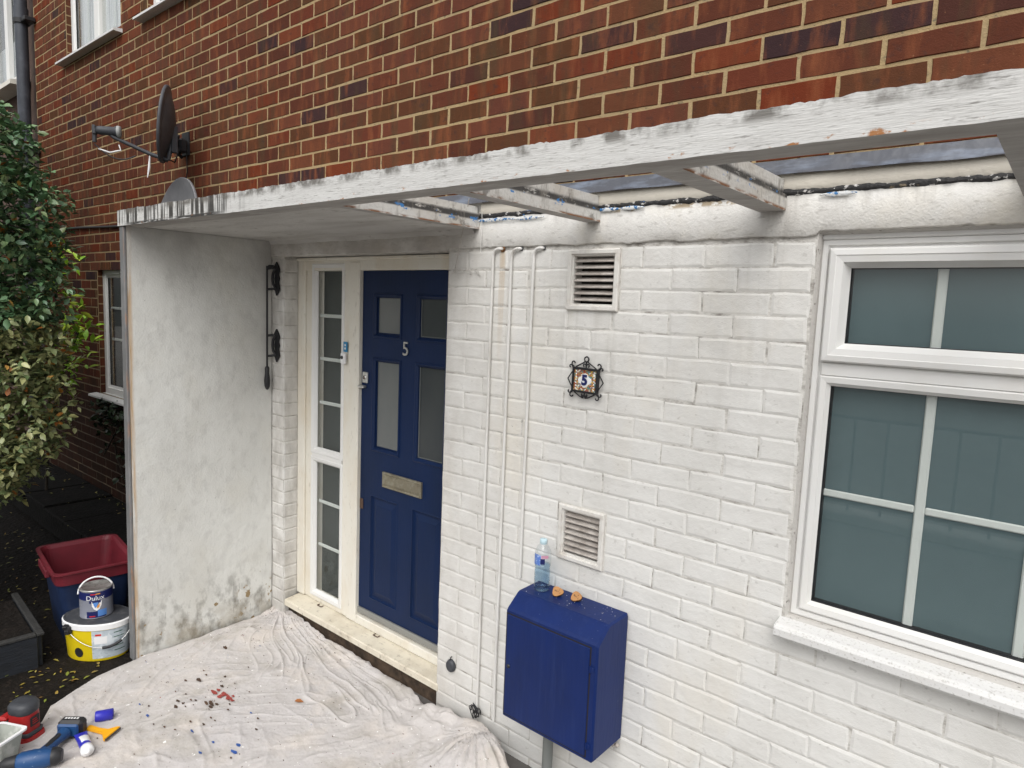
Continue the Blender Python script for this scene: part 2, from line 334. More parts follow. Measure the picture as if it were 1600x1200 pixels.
M['cloth'] = wm('dust_sheet', (.52,.49,.47), .92,
    [dict(col=(.50,.475,.47), scale=2.3, lo=.42, hi=.66, amt=.7), dict(col=(.64,.57,.50), scale=3.7, lo=.5, hi=.7, amt=.6),
     dict(col=(.36,.33,.285), scale=4, lo=.52, hi=.70, amt=.7, detail=9, dist=.5),
     dict(col=(.15,.12,.09), scale=70, lo=.69, hi=.735, amt=.8, detail=2), dict(col=(.82,.81,.79), scale=42, lo=.70, hi=.72, amt=.95, detail=2),
     dict(col=(.24,.33,.52), scale=13, lo=.735, hi=.76, amt=.5), dict(col=(.55,.22,.19), scale=8, lo=.745, hi=.77, amt=.5)],
    [(900,.0007,2),(60,.003,4),(16,.006,3)])
M['soil'] = wm('dark_wet_paving', (.012,.009,.007), .8, [dict(col=(.005,.004,.003), scale=4, lo=.4, hi=.6, amt=.8), dict(col=(.035,.026,.02), scale=40, lo=.55, hi=.7, amt=.6)], [(30,.012,5)], spec=.2)
M['paving'] = wm('concrete_path', (.15,.14,.13), .85, [dict(col=(.08,.075,.07), scale=3, lo=.4, hi=.7, amt=.7)], [(60,.004,4)])
M['stone'] = wm('dark_stone_ledge', (.009,.008,.007), .85, [dict(col=(.004,.0035,.003), scale=7, lo=.4, hi=.6, amt=.8), dict(col=(.035,.03,.025), scale=25, lo=.6, hi=.7, amt=.6)], [(40,.008,4)], spec=.2)
M['plank'] = wm('charcoal_planter_wood', (.014,.017,.023), .7, [dict(col=(.010,.011,.013), scale=(9,9,40), lo=.4, hi=.7, amt=.8)], [((20,20,160),.002,3)])
M['plankt'] = wm('worn_planter_rim', (.035,.034,.032), .8, [dict(col=(.02,.02,.02), scale=(30,30,30), lo=.4, hi=.7, amt=.8)], [(60,.003,3)])
M['claret'] = wm('claret_crate_rim', (.16,.016,.026), .5, [dict(col=(.09,.012,.018), scale=9, lo=.4, hi=.7, amt=.6)])
M['crate'] = wm('navy_crate_body', (.012,.026,.075), .45, [dict(col=(.007,.012,.03), scale=8, lo=.4, hi=.7, amt=.6)])
M['yellow'] = wm('yellow_tub_plastic', (.72,.55,.012), .35)
M['tubl'] = wm('tub_printed_label', (.48,.54,.58), .45, [dict(col=(.26,.33,.38), scale=(40,40,130), lo=.55, hi=.6, amt=.6), dict(col=(.70,.74,.76), scale=14, lo=.52, hi=.58, amt=.7)])
M['white'] = wm('white_plastic', (.78,.78,.78), .35)
M['lid'] = wm('dusty_dark_lid', (.05,.053,.06), .55, [dict(col=(.13,.13,.13), scale=25, lo=.52, hi=.7, amt=.7)])
M['tin'] = wm('paint_tin_metal', (.42,.41,.39), .32, [dict(col=(.22,.21,.19), scale=40, lo=.5, hi=.65, amt=.8)], metal=.6)
M['tinl'] = wm('tin_silver_label', (.22,.23,.27), .4, [dict(col=(.34,.34,.37), scale=9, lo=.5, hi=.6, amt=.6)])
M['navyp'] = wm('navy_print', (.012,.018,.10), .4)
M['tblue'] = wm('mid_blue_print', (.10,.25,.60), .4)
M['redp'] = wm('red_print', (.60,.03,.02), .4)
M['orange'] = wm('orange_print', (.75,.30,.03), .4)
M['redtool'] = wm('red_tool_plastic', (.36,.018,.018), .4, [dict(col=(.5,.3,.28), scale=90, lo=.66, hi=.72, amt=.6)])
M['bluetool'] = wm('blue_tool_plastic', (.014,.06,.17), .4, [dict(col=(.25,.33,.42), scale=70, lo=.64, hi=.72, amt=.7)])
M['tray'] = wm('grey_paint_kettle', (.40,.42,.38), .5, [dict(col=(.68,.68,.64), scale=12, lo=.5, hi=.6, amt=.7)])
M['scraper'] = wm('amber_scraper_plastic', (.85,.40,.012), .35)
M['vblue'] = wm('violet_blue_plastic', (.035,.035,.42), .3)
M['wood'] = wm('bare_wood_face', (.40,.20,.075), .7, [dict(col=(.33,.16,.06), scale=(60,60,60), lo=.5, hi=.7, amt=.6)])
M['bark'] = wm('dark_bark', (.09,.04,.022), .8, (), [(150,.002,3)])
M['trunk'] = wm('tree_bark', (.05,.04,.03), .9, [dict(col=(.02,.016,.012), scale=(20,20,4), lo=.4, hi=.6, amt=.8)], [((40,40,8),.01,4)])
LC = [(0,(.045,.105,.048)),(.3,(.075,.155,.070)),(.6,(.12,.21,.10)),(.85,(.18,.27,.12)),(.955,(.15,.18,.08)),(.975,(.20,.20,.06)),(.99,(.42,.17,.03)),(1,(.45,.10,.02))]
LCL = [(0,(.10,.15,.06)),(.3,(.17,.21,.09)),(.6,(.26,.28,.12)),(.85,(.34,.35,.16)),(.95,(.38,.38,.16)),(.965,(.32,.28,.10)),(.975,(.52,.26,.06)),(1,(.50,.15,.03))]
def leafmat(name, src, ramp=LC):
    m = wm(name, (.05,.09,.03), .38, [dict(col=(.01,.02,.01), scale=40, lo=.55, hi=.8, amt=.4)], rnd=(src, ramp), spec=.5)
    return m
M['leaf'] = leafmat('bush_leaf', 'object'); M['leaves'] = leafmat('bush_foliage', 'attr')
M['leafy'] = leafmat('yellowing_leaf', 'object', LCL); M['leavesy'] = leafmat('yellowing_foliage', 'attr', LCL)
LC2 = [(0,(.20,.42,.03)),(.5,(.32,.55,.04)),(1,(.50,.58,.05))]
M['lime'] = leafmat('lime_leaf', 'attr', LC2)
LC3 = [(0,(.008,.018,.008)),(.6,(.015,.03,.012)),(1,(.03,.05,.02))]
M['ivy'] = leafmat('ivy_leaf', 'attr', LC3)
LC4 = [(0,(.25,.13,.03)),(.3,(.30,.22,.04)),(.6,(.16,.20,.03)),(.8,(.35,.30,.06)),(1,(.10,.05,.03))]
M['litter'] = leafmat('fallen_leaf', 'attr', LC4)
LC5 = [(0,(.05,.03,.02)),(.45,(.13,.07,.04)),(.62,(.10,.06,.04)),(.63,(.03,.09,.33)),(.72,(.04,.10,.3)),(.73,(.32,.05,.04)),(.82,(.3,.06,.05)),(.83,(.75,.74,.72)),(1,(.8,.8,.78))]
M['flake'] = wm('paint_flake', (.1,.06,.04), .7, rnd=('attr', LC5))

def glassmat(name, ior=1.5, tint=(.955,.965,.96), rough=0.0, boost=1.0):
    m = bpy.data.materials.new(name); m.use_nodes = True
    N = m.node_tree.nodes; L = m.node_tree.links; N.clear()
    out = N.new('ShaderNodeOutputMaterial'); mx = N.new('ShaderNodeMixShader')
    tr = N.new('ShaderNodeBsdfTransparent'); tr.inputs[0].default_value = (*tint, 1)
    gl = N.new('ShaderNodeBsdfGlossy'); gl.inputs['Roughness'].default_value = rough
    fr = N.new('ShaderNodeFresnel'); ge = N.new('ShaderNodeNewGeometry')
    mm_ = N.new('ShaderNodeMapRange'); mm_.inputs[3].default_value = ior; mm_.inputs[4].default_value = 1/ior   # same reflection from either side of the sheet
    L.new(ge.outputs['Backfacing'], mm_.inputs[0]); L.new(mm_.outputs[0], fr.inputs[0])
    L.new(fr.outputs[0], mx.inputs[0]); L.new(tr.outputs[0], mx.inputs[1]); L.new(gl.outputs[0], mx.inputs[2]); L.new(mx.outputs[0], out.inputs[0])
    return m
M['glass'] = glassmat('window_glass', 1.45)
M['glassu'] = glassmat('upstairs_window_glass', 1.7)
M['pet'] = glassmat('clear_bottle_plastic', 1.65, (.955,.975,.985), .08)

# ------------------------------------------------------------ ground
g = G(); g.box((-40,-40,-2.6), (40,12,-2.17))
o = part('ground', g, M['paving'], kind='structure')
g = G(); n = 40                                            # dark damp ground left of the porch and before the house wall
vs = []; fs = []
for i in range(n+1):
    for j in range(n+1):
        x = -9+(9-1.2)*i/n; y = -3.2+3.19*j/n
        vs.append((x, y, -2.164+.006*noise.noise(Vector((x*3,y*3,0)))))
for i in range(n):
    for j in range(n): a = i*(n+1)+j; fs.append((a,a+n+1,a+n+2,a+1))
g.add(vs, fs, True); part('damp_path', g, M['soil'], kind='structure')

# ------------------------------------------------------------ the house
house = thing('brick_house', 'red brick house front with white painted ground floor, blue door and white windows', 'house', (0,0,-2.17))
HO = Vector((0,0,2.17))                      # parts are modelled in world coordinates, parent origin is at the base
def hp(name, g, m, **k): return part(name, g, m, house, HO, **k)
def grid_holes(x0, x1, z0, z1, holes):
    xs = sorted({x0,x1,*[min(max(v,x0),x1) for h in holes for v in h[:2]]}); zs = sorted({z0,z1,*[min(max(v,z0),z1) for h in holes for v in h[2:]]})
    for i in range(len(xs)-1):
        for j in range(len(zs)-1):
            cx = (xs[i]+xs[i+1])/2; cz = (zs[j]+zs[j+1])/2
            if not any(h[0] < cx < h[1] and h[2] < cz < h[3] for h in holes): yield xs[i], xs[i+1], zs[j], zs[j+1]
DOOR = (-2.277,-.960,-2.4,-.030); MAINW = (.572,1.45,-1.19,-.012)
LEFTW = (-5.11,-4.20,-1.12,-.075); UPW1 = (-5.66,-4.50,1.672,2.80); UPW2 = (-4.02,-2.90,1.66,2.80)
HOLES = [DOOR, MAINW, LEFTW, UPW1, UPW2]
g = G()
for a,b,c,d in grid_holes(-6.52, 2.4, .17, 3.3, HOLES): g.box((a,.0028,c),(b,.24,d))
for a,b,c,d in grid_holes(-6.52, -2.46, -2.5, .17, HOLES): g.box((a,.0028,c),(b,.24,d))
hp('mortar_bed', g, M['mortar'])
g = G()
vent_holes = [(-.31,-.093,-.264,-.044), (-.298,-.095,-1.231,-1.017)]
for a,b,c,d in grid_holes(-2.46, 2.4, -2.5, .17, HOLES+vent_holes): g.box((a,.0022,c),(b,.085 if b < -.5 and a > -1 else .24,d))
hp('painted_wall_bed', g, M['pmortar'])

# bricks: a front outline with softened uneven edges, thin enough to butt into the bed
def brick_geo(w, h, v, soft=.004, jit=.0016, bed=.0035, dep=.02):
    rr = random.Random(v*77+int(w*1000))
    out = []; nx = 3
    hw, hh = w/2, h/2
    pts = [(-hw,-hh),(-hw*.33,-hh),(hw*.33,-hh),(hw,-hh),(hw,0),(hw,hh),(hw*.33,hh),(-hw*.33,hh),(-hw,hh),(-hw,0)]
    pts = [(x+rr.uniform(-jit,jit), z+rr.uniform(-jit,jit)) for x,z in pts]
    A = [(x,dep,z) for x,z in pts]; B = [(x,bed,z) for x,z in pts]
    Cc = [(x-math.copysign(soft,x)*(abs(x) > .2*w), rr.uniform(-.0005,.0006), z-math.copysign(soft,z)*(abs(z) > .2*h)) for x,z in pts]
    return A, B, Cc
def brick_mesh(w, h, v, mat, cache={}, soft=.004, jit=.0016, bed=.0035):
    key = (round(w,3), round(h,3), v, mat.name)
    if key not in cache:
        g = G(); A,B,Cc = brick_geo(w,h,v,soft,jit,bed)
        n = 10; g.add(A+B+Cc, [(i*n+k,(i*n+(k+1)%n),((i+1)*n+(k+1)%n),((i+1)*n+k)) for i in range(2) for k in range(n)])
        g.add(Cc, [tuple(range(n))]); me = g.mesh('brick', mat); fixn(me); cache[key] = me
    return cache[key]
# the red courses
def row_segments(xa, xb, joints, holes, zc, h):
    """cut a course at its vertical joints and at openings"""
    cuts = sorted([xa, xb]+[j for j in joints if xa < j < xb])
    for a, b in zip(cuts, cuts[1:]):
        segs = [(a,b)]
        for hx0,hx1,hz0,hz1 in holes:
            if hz0 < zc < hz1 :
                ns = []
                for s0,s1 in segs:
                    if hx1 <= s0 or hx0 >= s1: ns.append((s0,s1)); continue
                    if s0 < hx0: ns.append((s0,hx0-.005 if hx0 not in (s0,) else hx0))
                    if s1 > hx1: ns.append((hx1+.005,s1))
                segs = ns
        for s0,s1 in segs:
            if s1-s0 > .03: yield s0, s1
red = []
k = -40
while k < 34:
    zc = .7664+.0752*k
    if -2.5 < zc < 3.27:
        x0 = -1.3251+(.1125 if k % 2 else 0)
        xa = -6.52; xb = 2.4 if zc > .2 else -2.47
        js = [x0+.225*i for i in range(-30,20)]
        if zc > .2 or True:
            for a,b in row_segments(xa, xb, js, HOLES, zc, .065):
                red.append(((a+b)/2, zc, b-a-.0112))
    k += 1
def show(xc, zc):
    u, v, w = px(xc, 0, zc)
    if not (-20 < u < 1620 and -20 < v < 1000): return 0
    if u > 190:
        lim = 332-(u-190)*.162
        if v > lim+6 and not (u > 900 and zc < .27): return 0
    elif zc < -1.2: return .0001
    return 1/(w*w)*abs(((Vector((xc,0,zc))-Vector(CAM)).normalized()).y)
red.sort(key=lambda r: -show(r[0], r[1])*r[2])
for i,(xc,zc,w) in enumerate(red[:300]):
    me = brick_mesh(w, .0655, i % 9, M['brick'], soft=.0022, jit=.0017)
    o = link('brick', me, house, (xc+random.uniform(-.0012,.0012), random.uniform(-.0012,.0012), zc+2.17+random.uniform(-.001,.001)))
g = G(); rn = []
for i,(xc,zc,w) in enumerate(red[300:]):
    A,B,Cc = brick_geo(w,.0655,i % 9,.0022,.0017)
    dy = random.uniform(-.0012,.0012); mv = lambda L: [(p[0]+xc,p[1]+dy,p[2]+zc) for p in L]
    n = 10; g.add(mv(B)+mv(Cc), [(k,(k+1)%n,n+(k+1)%n,n+k) for k in range(n)]); g.add(mv(Cc), [tuple(range(n))])
    rn += [random.random()]*30
for hx,h0,h1 in ((UPW1[0],UPW1[2],UPW1[3]),(UPW2[0],UPW2[2],UPW2[3]),(LEFTW[0],LEFTW[2],LEFTW[3])):
    z = h0
    while z < h1-.05:
        g.add([(hx+.003,.004,z+.005),(hx+.003,.046,z+.005),(hx+.003,.046,z+.0695),(hx+.003,.004,z+.0695)],[(0,1,2,3)]); rn += [random.random()]*4; z += .0752
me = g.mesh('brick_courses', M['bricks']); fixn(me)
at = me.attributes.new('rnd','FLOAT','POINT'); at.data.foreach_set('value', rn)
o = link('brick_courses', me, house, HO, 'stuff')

# white painted bricks
J1 = [-.84,-.62,-.40,-.20,0,.225,.45,.675,.90,1.125,1.35,1.575,1.8,2.025,2.25]
J0 = [-.735,-.51,-.31,-.1125,.1125,.3375,.5625,.7875,1.0125,1.2375,1.4625,1.6875,1.9125,2.1375,2.3]
cnt = 0; rest = []
for k in range(1, 31):
    zc = -.075*k
    hl = [DOOR, (MAINW[0],MAINW[1],-1.24,0)]+vent_holes
    for a,b in row_segments(-.96, 2.3, J1 if k % 2 else J0, hl, zc, .07):
        if a > 1.45 and zc > -1.2: continue
        me = brick_mesh(b-a-random.choice((.0005,.001,.002,.004)), .0734, (k*5+int(a*50)) % 11, M['pbrick'], soft=.0085, jit=.0018, bed=.0021)
        o = link('painted_brick', me, house, ((a+b)/2+random.uniform(-.001,.001), random.uniform(-.0010,.0010), zc+2.17+random.uniform(-.0012,.0012)))
        o.rotation_euler = (random.gauss(0,.006),random.gauss(0,.004),random.gauss(0,.002))
        cnt += 1
for k in range(1, 30):                      # narrow pier between the wing wall and the door, and its reveal
    zc = -.075*k-.004
    me = brick_mesh(.119, .0722, k % 7, M['pbrick'], soft=.007, jit=.0016, bed=.0027)
    link('painted_brick', me, house, (-2.339, random.uniform(-.001,.001), zc+2.17))
    me = brick_mesh(.089, .0722, (k+3) % 7, M['pbrick'], soft=.007, jit=.0016, bed=.0027)
    o = link('painted_brick', me, house, (-2.2735+random.uniform(-.0008,.0008), .047, zc+2.17)); o.rotation_euler.z = PI/2
print('painted bricks', cnt)

# render band over door and windows, tar line, cream upstand, lead flashing
def strip(name, xs, prof_fn, m, smooth=True, **k):
    g = G(); R = [[(x, y, z) for y,z in prof_fn(x)] for x in xs]
    n = len(R[0]); vs = [v for r in R for v in r]
    g.add(vs, [(i*n+j,i*n+j+1,(i+1)*n+j+1,(i+1)*n+j) for i in range(len(R)-1) for j in range(n-1)], smooth)
    return hp(name, g, m, **k)
nz = lambda x, s, a, o=0: a*noise.noise(Vector((x*s, o, 0)))
xs = [-2.40+4.8*i/600 for i in range(601)]
def band(x):
    zb = (-.022 if x < .57 else -.010)+nz(x,9,.006)+nz(x,40,.004,3)
    if x < -.96: zb = -.030+nz(x,30,.003)
    zt = .100+nz(x,15,.008,5)+nz(x,60,.005,9)
    yo = -.007+nz(x,4,.003,7)+nz(x,13,.0015,3)
    return [(.01,zb-.002),(yo+.001,zb),(yo-.001,zb+.003),(yo-.0015,(zb+zt)/2),(yo-.001,zt-.003),(yo+.003,zt),(.01,zt+.002)]
strip('render_band', xs, band, M['band'])
strip('sealant_line', [-.82+3.2*i/500 for i in range(501)], lambda x: [(-.004,.095+nz(x,15,.004,5)),(-.015+nz(x,40,.005,2),.104+nz(x,22,.005,1)),(-.004,.117+nz(x,18,.008,8)+nz(x,70,.004,8))], M['tar'])
for cx,wd,zz in ((-.15,.06,.088),(.42,.035,.093),(.62,.05,.085),(-.70,.11,.080),(-.52,.09,.078),(-.05,.05,.088)):
    strip('paint_flaking_patch', [cx-wd+2*wd*i/24 for i in range(25)],
        lambda x: [(-.0155,zz+.006-.006*(1-((x-cx)/wd)**2)+nz(x,90,.003)),(-.019,zz+.006),(-.0155,zz+.008+.005*(1-((x-cx)/wd)**2)+nz(x,80,.003,4))], M['bluep'])
strip('cream_upstand', [-.77+3.1*i/60 for i in range(61)], lambda x: [(.0,.108),(-.006,.112),(-.008+nz(x,5,.002),.150),(.0,.162)], M['cream'])
strip('lead_flashing', [-2.43+4.76*i/300 for i in range(301)], lambda x: [(-.026+nz(x,6,.006),.157+nz(x,5,.004,6)),(-.018,.165),(-.009+nz(x,9,.003,3),.186),(.001,.205+nz(x,8,.002,2))], M['lead'])

# ---- main window
def window(label, x0, x1, z0, z1, y, prof, name='window', m='upvc'):
    g = G(); g.frame(x0, x1, z0, z1, prof)
    o = hp(name, g, M[m], label=label); return o
def sub(parent, name, g, m, label=None):
    o = part(name, g, m, parent, (0,0,0), label=label); return o
g = G(); g.frame(.572,1.45,-1.19,-.012,[(0,.002),(.006,.014),(.009,.05)])
hp('caulk_line', g, M['caulk'])
win = window('large white four-over window with frosted grey panes', .578, 1.445, -1.182, -.030, 0, [(.0,.07),(.0,.030),(.004,.026),(.018,.026),(.021,.034),(.026,.034),(.030,.030)])
g = G()   # head trim and transom
g.bbox((.578,.020,-.032),(1.445,.07,-.013),.003)
g.bbox((.604,.024,-.432),(1.42,.085,-.389),.005)
sub(win, 'transom', g, M['upvc'])
g = G(); g.frame(.604,1.42,-.388,-.058,[(0,.07),(0,.014),(.005,.008),(.020,.006),(.022,.008),(.040,.010),(.052,.034),(.056,.040)])
sub(win, 'sash', g, M['upvc'])
g = G(); g.frame(.604,1.42,-1.158,-.430,[(0,.026),(.004,.024),(.020,.026),(.022,.030),(.030,.040)])
sub(win, 'sash', g, M['upvc'])
for (a,b,c,d) in ((.658,1.366,-.334,-.112),(.632,1.392,-1.130,-.458)):
    g = G(); g.frame(a,b,c,d,[(-.004,.0445),(.003,.0445),(.003,.052)]); sub(win, 'gasket', g, M['gasket'])
    g = G(); g.box((a,.050,c),(b,.053,d)); sub(win, 'pane', g, M['glass'])
    g = G(); g.box((a,.0702,c),(b,.073,d)); sub(win, 'privacy_film', g, M['film'])
    g = G(); g.frame(a-.01,b+.01,c-.01,d+.01,[(0,.0535),(.014,.0535),(.014,.0735)]); sub(win, 'spacer', g, M['gasket'])
def gbar(x0,z0,x1,z1,y=.0615,w=.011):
    g = G()
    if abs(x1-x0) < .001: g.bbox((x0-w-.002,y,min(z0,z1)),(x0+w+.002,y+.008,max(z0,z1)),.004)
    else: g.bbox((min(x0,x1),y,z0-w),(max(x0,x1),y+.008,z0+w),.004)
    return g
sub(win,'glazing_bar',gbar(.885,-.334,.885,-.112),M['bars'])
sub(win,'glazing_bar',gbar(1.14,-.334,1.14,-.112),M['bars'])
sub(win,'glazing_bar',gbar(.890,-1.13,.890,-.458),M['bars'])
sub(win,'glazing_bar',gbar(1.146,-1.13,1.146,-.458),M['bars'])
sub(win,'glazing_bar',gbar(.632,-.788,.8765,-.788),M['bars'])
sub(win,'glazing_bar',gbar(.9035,-.788,1.1325,-.788),M['bars'])
sub(win,'glazing_bar',gbar(1.1595,-.788,1.392,-.788),M['bars'])
g = G(); g.prism([(.06,-1.184),(.028,-1.186),(-.046,-1.196),(-.054,-1.200),(-.058,-1.208),(-.058,-1.228),(-.052,-1.236),(-.045,-1.236),(-.045,-1.226),(.002,-1.222),(.06,-1.222)],'x',.560,1.47)
sub(win,'sill',g,M['sill'])
g = G(); g.box((MAINW[0]-.02,.12,-1.25),(1.5,.20,.02)); hp('room_shade', g, M['dark'])

# ---- left and upper windows
def small_window(label, hole, cols, rows, back, sillw=.06, glass='glass', mull=None, y0=.0):
    x0,x1,z0,z1 = hole
    g = G(); g.frame(x0,x1,z0,z1,[(0,y0+.10),(0,y0+.045),(.005,y0+.04),(.05,y0+.04),(.055,y0+.05),(.075,y0+.055)])
    if mull: 
        for mx in mull: g.bbox((mx-.05,y0+.036,z0+.04),(mx+.05,y0+.1,z1-.04),.006)
    w = hp('window', g, M['upvc'], label=label)
    g = G(); g.box((x0+.06,y0+.062,z0+.06),(x1-.06,y0+.066,z1-.06)); sub(w,'pane',g,M[glass])
    g = G(); g.box((x0+.056,y0+.092,z0+.056),(x1-.056,y0+.098,z1-.056)); sub(w,'curtain' if back == 'curtain' else 'room_shade',g,M[back])
    for c in cols: sub(w,'glazing_bar',gbar(c,z0+.06,c,z1-.06,y0+.07,.010),M['bars'])
    for r in rows: sub(w,'glazing_bar',gbar(x0+.06,r,x1-.06,r,y0+.079,.011),M['bars'])
    g = G(); g.prism([(y0+.05,z0+.004),(-sillw,z0-.010),(-sillw-.004,z0-.014),(-sillw-.004,z0-.028),(-sillw+.01,z0-.030),(y0+.05,z0-.03)],'x',x0-.09,x1+.04)
    sub(w,'sill',g,M['sill'])
    return w
small_window('narrow white window half hidden behind the porch wing wall', LEFTW, [-4.74,-4.45], [-.40,-.66], 'dark')
small_window('upstairs white casement window above the satellite dish', UPW1, [-5.36,-4.80], [], 'curtain', glass='glassu', mull=[-5.08])
small_window('upstairs white window cut off by the top of the photo', UPW2, [-3.7,-3.2], [], 'curtain', glass='glassu', mull=[-3.45])

# ---- front door set in its recess
FY = .09
g = G()
g.bbox((-2.277,FY,-2.02),(-2.205,.19,-.034),.004)                 # left post
g.bbox((-2.206,FY+.012,-2.02),(-2.134,.19,-.034),.004)
g.bbox((-2.277,FY+.004,-.104),(-.90,.185,-.033),.004)             # head
g.bbox((-2.277,FY-.010,-.050),(-.90,FY+.004,-.034),.003)
g.bbox((-1.845,FY+.006,-2.02),(-1.788,.188,-.06),.005)           # mullion in two steps
g.bbox((-1.790,FY-.002,-2.02),(-1.704,.187,-.06),.005)
g.bbox((-.975,FY+.004,-2.02),(-.90,.186,-.05),.004)
g.bbox((-1.706,FY,-2.022),(-.90,.184,-1.975),.004)                # foot rail under door
g.bbox((-2.14,FY+.008,-2.022),(-1.84,.184,-1.985),.004)
df = hp('door_frame', g, M['upvcd'], label='yellowed white frame round the blue door and side light')
g = G()
g.frame(-2.142,-1.838,-1.992,-1.158,[(0,.15),(0,FY+.004),(.006,FY),(.022,FY+.002),(.034,FY+.018),(.036,FY+.024)])
g.frame(-2.142,-1.838,-1.140,-.066,[(0,.15),(0,FY+.004),(.006,FY),(.022,FY+.002),(.034,FY+.018),(.036,FY+.024)])
g.box((-2.13,FY+.003,-1.162),(-1.85,.15,-1.136))
o = sub(df,'side_light',g,M['upvc'])
g = G(); g.box((-2.107,.114,-1.105),(-1.873,.117,-.10)); sub(df,'pane',g,M['glass'])
g = G(); g.box((-2.107,.114,-1.957),(-1.873,.117,-1.193)); sub(df,'pane',g,M['glass'])
g = G(); g.box((-2.12,.16,-1.99),(-1.86,.165,-.08)); sub(df,'room_shade',g,M['dark'])
for z in (-.352,-.595,-.845,-1.425,-1.685): sub(df,'glazing_bar',gbar(-2.107,z,-1.873,z,.124,.010),M['bars'])
g = G(); g.prism([(.11,-2.0225),(.0,-2.034),(-.004,-2.040),(-.004,-2.068),(.004,-2.072),(.11,-2.062)],'x',-2.256,-.95)
hp('door_sill', g, M['threshold'], label='grimy cream sill board below the door')
g = G()
for xx in (-2.03,-1.52):
    g.tube([(xx,.086,-2.019),(xx,.07,-2.020),(xx+.035,.07,-2.020),(xx+.035,.086,-2.019)],.0028,6)
sub(df,'drain_clip',g,M['rustyb'])
g = G(); g.box((-2.277,.035,-2.4),(-.93,.24,-2.073)); hp('step_riser', g, wm('brown_step_riser',(.10,.068,.045),.85,[dict(col=(.03,.022,.016),scale=14,lo=.4,hi=.6,amt=.8)],[(40,.006,4)]))
# door leaf with four lights and two raised panels
LX = (( -1.592,-1.412),(-1.262,-1.084))
LZ = ((-.425,-.243),(-1.022,-.572))
lights = [(a,b,c,d) for a,b in LX for c,d in LZ]
pans = [(a,b,-1.835,-1.305) for a,b in LX]
DY = .112
g = G()
e = .022
for a,b,c,d in grid_holes(-1.703,-.965,-1.928,-.106,[(a-e,b+e,c-e,d+e) for a,b,c,d in lights+pans]): g.add([(a,DY,c),(b,DY,c),(b,DY,d),(a,DY,d)],[(0,1,2,3)])
g.box((-1.703,DY+.012,-1.928),(-.965,DY+.04,-.106)) if False else None
for a,b,c,d in lights: g.frame(a-e,b+e,c-e,d+e,[(0,DY),(.002,DY-.005),(.008,DY-.007),(.013,DY-.002),(.020,DY+.004),(.022,DY+.018)])
for a,b,c,d in pans: g.frame(a-e,b+e,c-e,d+e,[(0,DY),(.005,DY-.003),(.010,DY+.007),(.022,DY+.007),(.050,DY-.001)],close=True)
g.frame(-1.703,-.965,-1.928,-.106,[(0,DY),(0,DY+.04)])
door = hp('door', g, M['navy'], label='navy blue front door with four glazed lights')
for i,(a,b,c,d) in enumerate(lights):
    g = G(); g.box((a,DY+.014,c),(b,DY+.018,d)); sub(door,'door_pane',g,M['pane_grey'] if i < 2 else M['pane_dark'])
    g = G(); g.box((a,DY+.010,c),(a+.006,DY+.0135,d)); g.box((a+.006,DY+.010,c),(b,DY+.0135,c+.005)); sub(door,'glazing_bead',g,M['pane_grey'] if i >= 2 else M['navy'])
g = G(); g.bbox((-1.703,DY-.010,-1.962),(-.965,DY+.03,-1.930),.003); sub(door,'weather_strip',g,M['chrome'] if False else wm('dull_aluminium',(.30,.30,.28),.45,metal=.4))
g = G(); g.frame(-1.511,-1.211,-1.219,-1.137,[(0,DY-.001),(.001,DY-.009),(.006,DY-.011),(.011,DY-.008),(.013,DY-.005)])
g.frame(-1.498,-1.224,-1.206,-1.150,[(0,DY-.005),(.004,DY-.0085),(.010,DY-.009)],close=True)
lp = sub(door,'letter_plate',g,M['nickel'],label='tarnished metal letter plate')
me = text_mesh('5', .098, .0025)
me.materials.clear(); me.materials.append(M['chrome'])
o = link('door_numeral', me, door, (-1.352,DY-.006,-.492)); o.rotation_euler = (PI/2,0,0); o['label'] = 'silver figure 5 on the blue door'
g = G(); g.bbox((-1.688,DY-.010,-.690),(-1.646,DY,-.632),.003)
g.lathe([(.0,.004),(.011,.004),(.013,0)],16,Matrix.Translation((-1.667,DY-.010,-.660)) @ Matrix.Rotation(PI/2,4,'X'))
g.bbox((-1.703,DY-.030,-.716),(-1.655,DY-.004,-.702),.004)
sub(door,'door_lock',g,M['chrome'])
g = G(); g.lathe([(.004,.0075),(.010,.0075),(.0105,.0)],16,Matrix.Translation((-1.667,DY-.0075,-.660)) @ Matrix.Rotation(PI/2,4,'X'),.7,1); sub(door,'lock_cylinder',g,M['rustyb'])
g = G(); g.bbox((-1.700,DY-.006,-1.375),(-1.672,DY,-1.318),.004); sub(door,'keyhole_plate',g,M['rustyb'])
g = G(); g.box((-1.83,FY-.006,-.536),(-1.797,FY-.003,-.482)) ; stk = sub(df,'doorbell_sticker',g,wm('blue_sticker',(.03,.22,.42),.4))
g = G()
for zz in (-.500,-.518):
    g.lathe([(0,0),(.0065,0)],10,Matrix.Translation((-1.813,FY-.0072,zz)) @ Matrix.Rotation(PI/2,4,'X'))
sub(df,'sticker_print',g,M['white'])
g = G(); g.bbox((-1.835,FY-.024,-.602),(-1.799,FY-.003,-.540),.006); sub(df,'doorbell',g,M['white'])
g = G(); g.lathe([(0,.003),(.009,.003),(.010,0)],16,Matrix.Translation((-1.817,FY-.0235,-.566)) @ Matrix.Rotation(PI/2,4,'X')); sub(df,'bell_button',g,M['black'])

